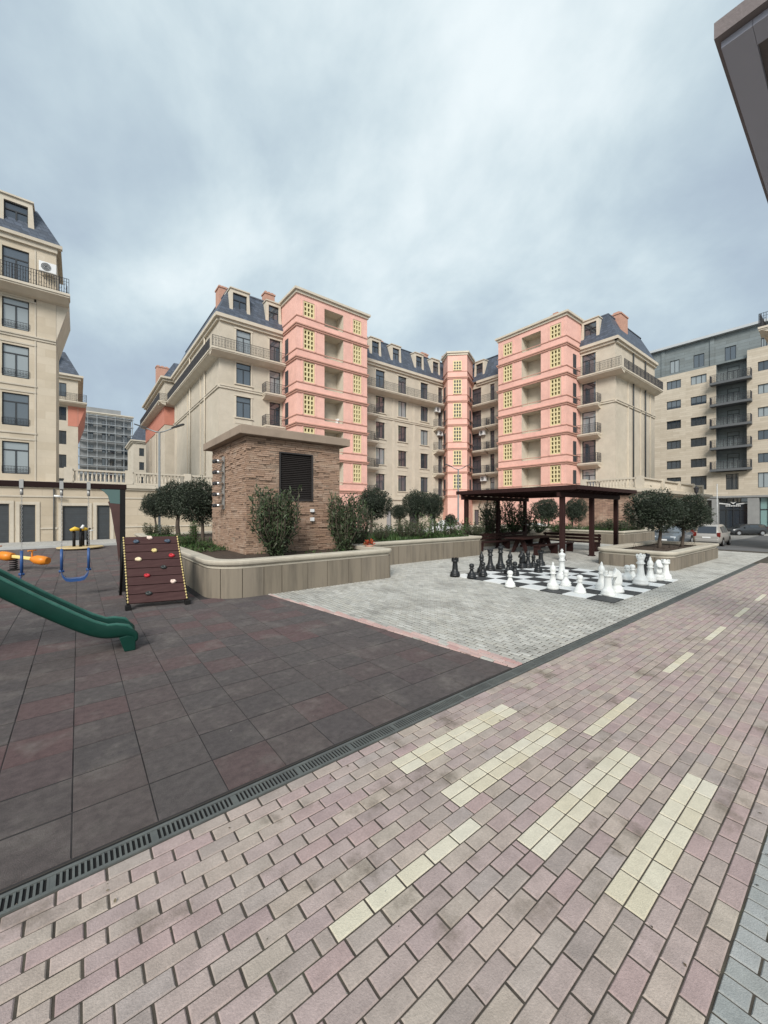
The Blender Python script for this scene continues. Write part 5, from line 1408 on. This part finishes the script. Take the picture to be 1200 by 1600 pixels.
CONE = shrub_meshes(10, 30, 60, .08, .02, .2, FRESH)
def shrub(x, y, z, h, w, label, ms, name='shrub', group='shrubs in the planters'):
    t = thing(name, label, 'shrub', (x, y, z), R.uniform(0, 6), group, (w, w, h))
    put('stems', ms[0], t, (0, 0, 0)); put('foliage', ms[1], t, (0, 0, 0)); return t
x, y = site(432, 11.2); shrub(x, y, .72, 1.95, 1.55, 'big oleander shrub in front of the kiosk louvre', DENSE)
x, y = site(538, 12.6); shrub(x, y, .72, 1.85, 1.35, 'big oleander shrub at the right corner of the kiosk', DENSE)
x, y = site(562, 13.8); shrub(x, y, .72, 1.5, 1.2, 'oleander shrub just behind the one at the right kiosk corner', SHR[0])
x, y = site(303, 14.6); shrub(x, y, .72, .95, .75, 'small upright conifer-like shrub left of the kiosk', CONE)
x, y = site(287, 14.0); shrub(x, y, .72, .5, .8, 'low bright shrub behind the top of the climbing panel', SHR[2])
x, y = site(320, 13.4); shrub(x, y, .72, .45, .6, 'low bright shrub against the left face of the kiosk', SHR[3])
x, y = site(258, 19.5); shrub(x, y, .72, .6, 1.0, 'dark low shrub under the middle left olive tree', SHR[0])
x, y = site(236, 20.5); shrub(x, y, .72, .7, 1.0, 'dark low shrub under the farthest left olive tree', SHR[1])
for i, (px, Y, h, w, k, lb) in enumerate(((596, 16.4, .8, .9, 1, 'first shrub on the long planter, beside the front planter corner'), (613, 17.5, .7, .8, 2, 'pale leafy low shrub on the long planter below the small distant olive'),
        (632, 16.6, 1.0, 1.0, 0, 'dark shrub on the long planter left of the merged olive pair'), (648, 17.0, .95, 1.0, 1, 'shrub on the long planter under the left olive of the pair'),
        (664, 17.2, 1.35, .8, 3, 'tallest slim shrub on the long planter, before the merged olive pair'), (682, 17.8, 1.05, 1.0, 2, 'bushy green shrub on the long planter in front of the white car'),
        (700, 18.4, .65, .9, 0, 'low shrub on the long planter right of the white car hood'), (717, 18.2, 1.1, 1.1, 3, 'loose green shrub on the long planter touching the left pergola post'), (742, 19.4, .8, 1.2, 1, 'low dark shrub at the right end of the long planter'))):
    x, y = site(px, Y); shrub(x, y, .72, h, w, lb, SHR[k])
PLB = planter('stone planter with tall loose shrubs directly behind the pergola', 15.9, 25.6, 13.75, 16.2, .82, [.1, .1, .1, .1], zb=-.15)
for i, (px, Y, h, w, k, lb) in enumerate(((765, 21.8, 2.1, 1.6, 0, 'tall loose shrub behind the pergola, between its two left posts'), (786, 22.2, 1.6, 1.5, 3, 'green shrub behind the second rear pergola post'), (803, 22.8, 2.2, 1.6, 1, 'tall loose shrub seen through the middle of the pergola'),
        (822, 23.6, 1.5, 1.4, 0, 'shrub behind the third rear pergola post'), (842, 24.6, 1.0, 1.5, 2, 'low green shrub under the left olive seen through the pergola'))):
    x, y = site(px, Y); shrub(x, y, .66, h, w, lb, SHR[k])
for i, (px, Y, h, w, k, lb) in enumerate(((872, 26.5, .8, 1.6, 2, 'low green shrub between the two olives seen through the pergola'), (893, 26.4, .7, 1.5, 3, 'low shrub with rusty leaves under the right olive seen through the pergola'), (945, 25.6, .9, 1.7, 0, 'dark hedge shrub left of the brick-faced terrace pier'),
        (966, 25.4, .95, 1.8, 1, 'dark hedge shrub in front of the brick-faced terrace'), (990, 25.6, .9, 1.8, 0, 'dark hedge shrub left of the broad planter olive'))):
    x, y = site(px, Y); shrub(x, y, .6, h, w, lb, SHR[k])
# red flowers in a pot and low ground cover
x, y = site(577, 12.5); t = thing('flower_pot', 'small terracotta pot of red flowers at the right end of the kiosk planter', 'flower pot', (x, y, .72))
m = MB(); m.lathe([(.09, 0), (.13, .17), (.14, .18), (.14, .21), (.12, .21), (.11, .17)], 12); put('pot', m.mesh('pot', CHIM), t, (0, 0, 0))
m = MB(); r = random.Random(3)
for i in range(160):
    d = rdir(r); d.z = abs(d.z); leaf(m, Vector((0, 0, .22)) + d*r.uniform(.04, .16), d, rdir(r), .06, .05)
put('flowers', m.mesh('flowers', leafmat('red_petal', [(.42, .03, .02), (.5, .09, .04), (.05, .09, .03), (.5, .05, .03)])), t, (0, 0, 0))
m = MB(); r = random.Random(4)
def cover(x0, x1, y0, y1, z, n, h=.16):
    for i in range(n):
        x, y = r.uniform(x0, x1), r.uniform(y0, y1)
        if noise.noise(Vector((x*.9, y*.9, 0))) < -.1: continue
        if kx0 - .1 < x < kx1 + .1 and ky0 - .1 < y < ky1 + .1: continue
        d = rdir(r); d.z = abs(d.z) + .4; leaf(m, Vector((x, y, z + r.uniform(0, h*.5))), d, rdir(r), h*r.uniform(.5, 1.2), .035)
cover(2.7, 3.9, 13.0, 23.5, .72, 3500); cover(4.2, 7.2, 9.5, 11.5, .72, 160, .10); cover(8.1, 14.4, 11.6, 16, .72, 5000, .25); cover(16.3, 25, 14.1, 16, .66, 2500, .25); cover(26.3, 31, 9.6, 16, .66, 2500, .3)
o = m.build('ground_cover', FRESH); o['kind'] = 'stuff'; o['label'] = 'low green ground cover growing in the planter beds'
# fallen leaves and grit on the paving
m = MB(); r = random.Random(21)
for i in range(420):
    x = r.uniform(-1.5, 12); y = r.choice((r.uniform(.4, 2.7), r.uniform(2.45, 2.7), r.uniform(2.9, 9), r.uniform(.3, .5)))
    if y > 9 or (x > 9 and y > 3.4): continue
    t = r.uniform(0, 6.3); s = r.choice((.006, .008, .01, .016, .024)) * r.uniform(.7, 1.2)
    leaf(m, Vector((x, y, .006)), Vector((math.cos(t), math.sin(t), r.uniform(-.05, .25))), Vector((0, 0, 1)), s, s*.6)
o = m.build('litter', leafmat('dry_leaf_and_grit', [(.10, .07, .04), (.05, .04, .03), (.20, .16, .10), (.035, .03, .025), (.38, .36, .32), (.14, .085, .05)])); o['kind'] = 'stuff'; o['label'] = 'small fallen leaves and grit scattered over the paving'
# bare twiggy plants in the low planter
m = MB(); r = random.Random(8)
for i in range(26):
    x, y = r.uniform(17.5, 21.3), r.uniform(4.6, 6.1); z = .47
    m.tube([(x, y, z), (x + r.uniform(-.15, .15), y + r.uniform(-.15, .15), z + r.uniform(.1, .35))], [.008, .003], 4)
o = m.build('dry_twigs', BARK); o['kind'] = 'stuff'; o['label'] = 'dry twigs on the soil of the low planter'

# ================================================================== CARS
TYRE = M('black_tyre', (.02, .02, .02), None, 1, .85); RIM = M('alloy_rim', (.45, .46, .47), None, 1, .35, metal=.7)
LAMPR = M('red_tail_lamp', (.15, .018, .013), None, 1, .2); LAMPW = M('clear_headlamp', (.7, .72, .74), None, 1, .15)
CGL = glass('car_glass', (.015, .018, .02), .05, .9)
def car(label, paint, loc, rz, kind='suv', L_=4.5, W_=1.82, H_=1.62):
    t = thing('parked_car', label, 'car', loc, rz, 'cars parked along the street')
    hw = W_/2
    if kind == 'suv':
        st = [(-L_/2, .45, .75, .80, .80), (-L_/2 + .06, .32, 1.0, 1.02, .84), (-L_/2 + .22, .25, 1.02, 1.30, .97), (-L_/2 + .50, .22, 1.02, H_ - .06, .99), (-L_/2 + 1.2, .22, 1.0, H_, 1.0), (.1, .22, .98, H_ - .01, 1.0), (.55, .22, .97, H_ - .12, 1.0), (1.25, .22, .96, 1.02, 1.0), (L_/2 - .35, .24, .86, .88, .96), (L_/2 - .08, .3, .74, .76, .86), (L_/2, .42, .64, .66, .76)]
    else:
        st = [(-L_/2, .45, .72, .78, .80), (-L_/2 + .1, .3, .92, .96, .88), (-L_/2 + .55, .24, .95, 1.0, .97), (-L_/2 + 1.2, .2, .93, H_ - .05, 1.0), (-L_/2 + 1.8, .2, .92, H_, 1.0), (.2, .2, .91, H_ - .04, 1.0), (.5, .2, .9, H_ - .15, 1.0), (1.2, .2, .89, .94, 1.0), (L_/2 - .4, .22, .8, .82, .96), (L_/2 - .08, .28, .68, .7, .86), (L_/2, .4, .58, .6, .76)]
    m = MB(); rg = []
    for x, zb, zm, zr, wf in st:
        w = hw*wf; cab = zr - zm > .15; tw = w*(.76 if cab else .9)
        rg.append([(x, -w*.9, zb), (x, -w, zb + (zm - zb)*.35), (x, -w*.985, zm), (x, -tw, zr - (.05 if cab else .005)), (x, -tw*.85, zr), (x, tw*.85, zr), (x, tw, zr - (.05 if cab else .005)), (x, w*.985, zm), (x, w, zb + (zm - zb)*.35), (x, w*.9, zb)])
    n = 10
    for r_ in rg: m.v += r_
    for k in range(len(rg) - 1):
        for q in range(n): j = (q+1) % n; m.f.append((k*n+q, (k+1)*n+q, (k+1)*n+j, k*n+j)); m.m.append(0); m.s.append(q not in (9,))
    m.f.append(tuple(range(n))); m.f.append(tuple((len(rg)-1)*n + q for q in range(n-1, -1, -1))); m.m += [0, 0]; m.s += [False]*2
    b = put('body', m.mesh('body', paint), t, (0, 0, 0))
    # glazing laid just proud of the cabin sides
    def pane(name, i0, i1, side, u0=.06, u1=.94, v0=.12, v1=.84):
        a, b2 = rg[i0], rg[i1]; ql, qh = (2, 3) if side < 0 else (7, 6)
        A, B, C_, D_ = Vector(a[ql]), Vector(b2[ql]), Vector(b2[qh]), Vector(a[qh])
        pt = lambda u, v: A.lerp(B, u).lerp(D_.lerp(C_, u), v) + Vector((0, side*.008, .004))
        q = MB(); q.face([tuple(pt(u0, v0)), tuple(pt(u1, v0)), tuple(pt(u1, v1)), tuple(pt(u0, v1))]); put(name, q.mesh(name, CGL), t, (0, 0, 0))
    ci = [k for k, s in enumerate(st) if s[3] - s[2] > .3]
    for sd in (-1, 1):
        for i0, i1 in zip(ci, ci[1:]): pane('side_window', i0, i1, sd)
        i0 = ci[-1]; 
    def screen(name, i0, i1, off):
        a, b2 = rg[i0], rg[i1]; q = MB(); L4 = [Vector(a[3]), Vector(a[6]), Vector(b2[6]), Vector(b2[3])]
        c = sum(L4, Vector())/4; q.face([tuple(c + (p - c)*.9 + Vector((off, 0, .012))) for p in L4]); put(name, q.mesh(name, CGL), t, (0, 0, 0))
    screen('windscreen', 6, 7, .012)
    if kind == 'suv':
        q = MB(); w = hw*.62; q.face([(-L_/2 + .045, -w*1.05, 1.05), (-L_/2 + .045, w*1.05, 1.05), (-L_/2 + .335, w, H_ - .16), (-L_/2 + .335, -w, H_ - .16)]); put('rear_window', q.mesh('rear_window', CGL), t, (0, 0, 0))
    else: screen('rear_window', 2, 3, -.012)
    for x in (-L_/2 + .85, L_/2 - .88):
        for sd in (-1, 1):
            q = MB(); y0, y1 = sorted((sd*(hw - .2), sd*(hw + .01))); q.tube([(x, y0, .33), (x, y0 + .03, .33), (x, y1 - .03, .33), (x, y1, .33)], [.30, .33, .33, .30], 20); w = put('wheel', q.mesh('wheel', TYRE), t, (0, 0, 0))
            q = MB(); q.tube([(x, sd*(hw - .02), .33), (x, sd*(hw + .018), .33)], [.21, .20], 14); put('rim', q.mesh('rim', RIM), w, (0, 0, 0))
            q = MB(); q.tube([(x, sd*(hw*.9), .36), (x, sd*(hw + .004), .36)], .385, 20); put('wheel_arch', q.mesh('wheel_arch', BLKP), t, (0, 0, 0))
    for sd in (-1, 1):
        q = MB(); q.box(L_/2 - .22, L_/2 - .07, sd*hw*.66 - .16, sd*hw*.66 + .16, .62, .74); put('headlight', q.mesh('headlight', LAMPW), t, (0, 0, 0), bevel=.02)
        y0, y1 = sorted((sd*hw*.70, sd*hw*.93)); q = MB(); q.box(-L_/2 + .005, -L_/2 + .22, y0, y1, .78, 1.12); put('taillight', q.mesh('taillight', LAMPR), t, (0, 0, 0), bevel=.02)
        q = MB(); q.box(.62, .78, sd*hw*1.0 - .1, sd*hw*1.0 + .1, .98, 1.12); put('wing_mirror', q.mesh('wing_mirror', paint), t, (0, 0, 0), bevel=.02)
    q = MB(); q.box(-L_/2 - .03, -L_/2 + .1, -hw*.8, hw*.8, .38, .60); put('rear_bumper', q.mesh('rear_bumper', paint), t, (0, 0, 0), bevel=.03)
    q = MB(); q.box(-L_/2 - .036, -L_/2 - .031, -.26, .26, .66, .78); q.box(L_/2 + .001, L_/2 + .006, -.26, .26, .44, .55); put('number_plate', q.mesh('number_plate', WHITEP), t, (0, 0, 0))
    q = MB(); q.box(L_/2 - .06, L_/2 + .02, -hw*.55, hw*.55, .3, .43); put('grille', q.mesh('grille', BLKP), t, (0, 0, 0))
    return t
SILV = M('silver_beige_paint', (.42, .40, .37), None, 1, .35, coat=.5, metal=.3); DKP = M('dark_graphite_paint', (.03, .034, .038), None, 1, .3, coat=.6); WHT = M('white_car_paint', (.72, .73, .73), None, 1, .3, coat=.5); BLU = M('grey_blue_car_paint', (.10, .12, .14), None, 1, .3, coat=.6)
x, y = site(1110, 31.2); car('silver beige estate car seen from behind, right of the low planter trees', SILV, (x + 1.2, y + .1, zg(x + 1.2) - .02), .02, 'suv', 4.3, 1.8, 1.75)
x, y = site(1164, 50.5); car('dark car parked broadside in front of the dark shop windows', DKP, (x, y, zg(x) - .05), math.atan2(UX, -UY) + .0 + .12, 'suv', 4.5, 1.82, 1.5)
x, y = site(1047, 29.0); car('grey-blue car facing the camera behind the trunks of the low planter trees', BLU, (x + .5, y, zg(x)), PI, 'sedan', 4.4, 1.8, 1.5)
x, y = site(1078, 33.6); car('dark car half hidden behind the right tree of the low planter', DKP, (x + 1, y + .15, zg(x)), PI, 'suv', 4.4, 1.8, 1.6)
x, y = site(699, 35.5); car('white car behind the planter shrubs left of the pergola', WHT, (x, y, zg(x)), PI + .35, 'sedan', 4.4, 1.78, 1.45)
x, y = site(845, 37.0); car('white car glimpsed through the pergola below the left olive', WHT, (x, y, zg(x)), -PI/2 + .1, 'sedan', 4.3, 1.78, 1.45)

# ================================================================== SKY, SUN, CAMERA
W = bpy.data.worlds.new('World'); S.world = W; W.use_nodes = True
nt = W.node_tree; N = nt.nodes; L = nt.links
bg = N['Background']; out = N['World Output']
SUNV = Vector((-.62, -.60, .62)).normalized()
sky = N.new('ShaderNodeTexSky'); sky.sky_type = 'NISHITA'; sky.sun_disc = False
sky.sun_elevation = math.asin(SUNV.z); sky.sun_rotation = math.atan2(SUNV.x, SUNV.y); sky.air_density = 1.2; sky.dust_density = 3
L.new(sky.outputs[0], bg.inputs['Color']); bg.inputs['Strength'].default_value = .09
tc = N.new('ShaderNodeTexCoord'); sp = N.new('ShaderNodeSeparateXYZ'); L.new(tc.outputs['Generated'], sp.inputs[0])
def mth(op, a, b=None):
    n = N.new('ShaderNodeMath'); n.operation = op
    for i, v in enumerate((a, b)):
        if v is None: continue
        if isinstance(v, (int, float)): n.inputs[i].default_value = v
        else: L.new(v, n.inputs[i])
    return n.outputs[0]
zz = mth('ADD', mth('MAXIMUM', sp.outputs[2], 0.0), .62)
cb = N.new('ShaderNodeCombineXYZ'); L.new(mth('DIVIDE', sp.outputs[0], zz), cb.inputs[0]); L.new(mth('DIVIDE', sp.outputs[1], zz), cb.inputs[1])
mp = N.new('ShaderNodeMapping'); mp.inputs['Rotation'].default_value = (0, 0, math.radians(SKYROT)); mp.inputs['Scale'].default_value = (1.0, .8, 1); mp.inputs['Location'].default_value = SKYLOC
L.new(cb.outputs[0], mp.inputs['Vector'])
def nz(sc, det, rough, dist=0):
    n = N.new('ShaderNodeTexNoise'); n.inputs['Scale'].default_value = sc; n.inputs['Detail'].default_value = det; n.inputs['Roughness'].default_value = rough; n.inputs['Distortion'].default_value = dist
    L.new(mp.outputs[0], n.inputs['Vector']); return n.outputs['Fac']
f = mth('ADD', mth('MULTIPLY', nz(1.7, 2, .5, .12), .60), mth('MULTIPLY', nz(3.9, 6, .56, .15), .40))
cr = N.new('ShaderNodeValToRGB'); e = cr.color_ramp; e.interpolation = 'B_SPLINE'
e.elements[0].position = .36; e.elements[0].color = (.35, .42, .51, 1)
e.elements[1].position = .66; e.elements[1].color = (.82, .89, .91, 1)
el = e.elements.new(.44); el.color = (.385, .47, .555, 1); el = e.elements.new(.51); el.color = (.465, .565, .63, 1); el = e.elements.new(.58); el.color = (.60, .705, .745, 1)
L.new(f, cr.inputs[0])
bg2 = N.new('ShaderNodeBackground'); L.new(cr.outputs[0], bg2.inputs['Color']); bg2.inputs['Strength'].default_value = SKYSTR
mx = N.new('ShaderNodeMixShader'); mx.inputs[0].default_value = .9; L.new(bg.outputs[0], mx.inputs[1]); L.new(bg2.outputs[0], mx.inputs[2]); L.new(mx.outputs[0], out.inputs['Surface'])
sl = bpy.data.lights.new('sun', 'SUN'); sl.energy = SUNE; sl.angle = math.radians(22); sl.color = (1, .965, .91)
so_ = bpy.data.objects.new('sun', sl); COL.objects.link(so_); so_.rotation_euler = SUNV.to_track_quat('Z', 'Y').to_euler()
cam = bpy.data.cameras.new('camera'); co = bpy.data.objects.new('camera', cam); COL.objects.link(co)
cam.sensor_fit = 'HORIZONTAL'; cam.sensor_width = 36; cam.lens = 36*F/1200; cam.clip_start = .05; cam.clip_end = 2000
co.location = (0, 0, CAMH); co.rotation_euler = (PI/2, 0, -math.atan2(UY, UX)); S.camera = co
S.view_settings.view_transform = 'Standard'; S.view_settings.look = 'None'; S.view_settings.gamma = 1; S.view_settings.exposure = EXPO
S.cycles.max_bounces = 6; S.cycles.diffuse_bounces = 4; S.cycles.use_denoising = True
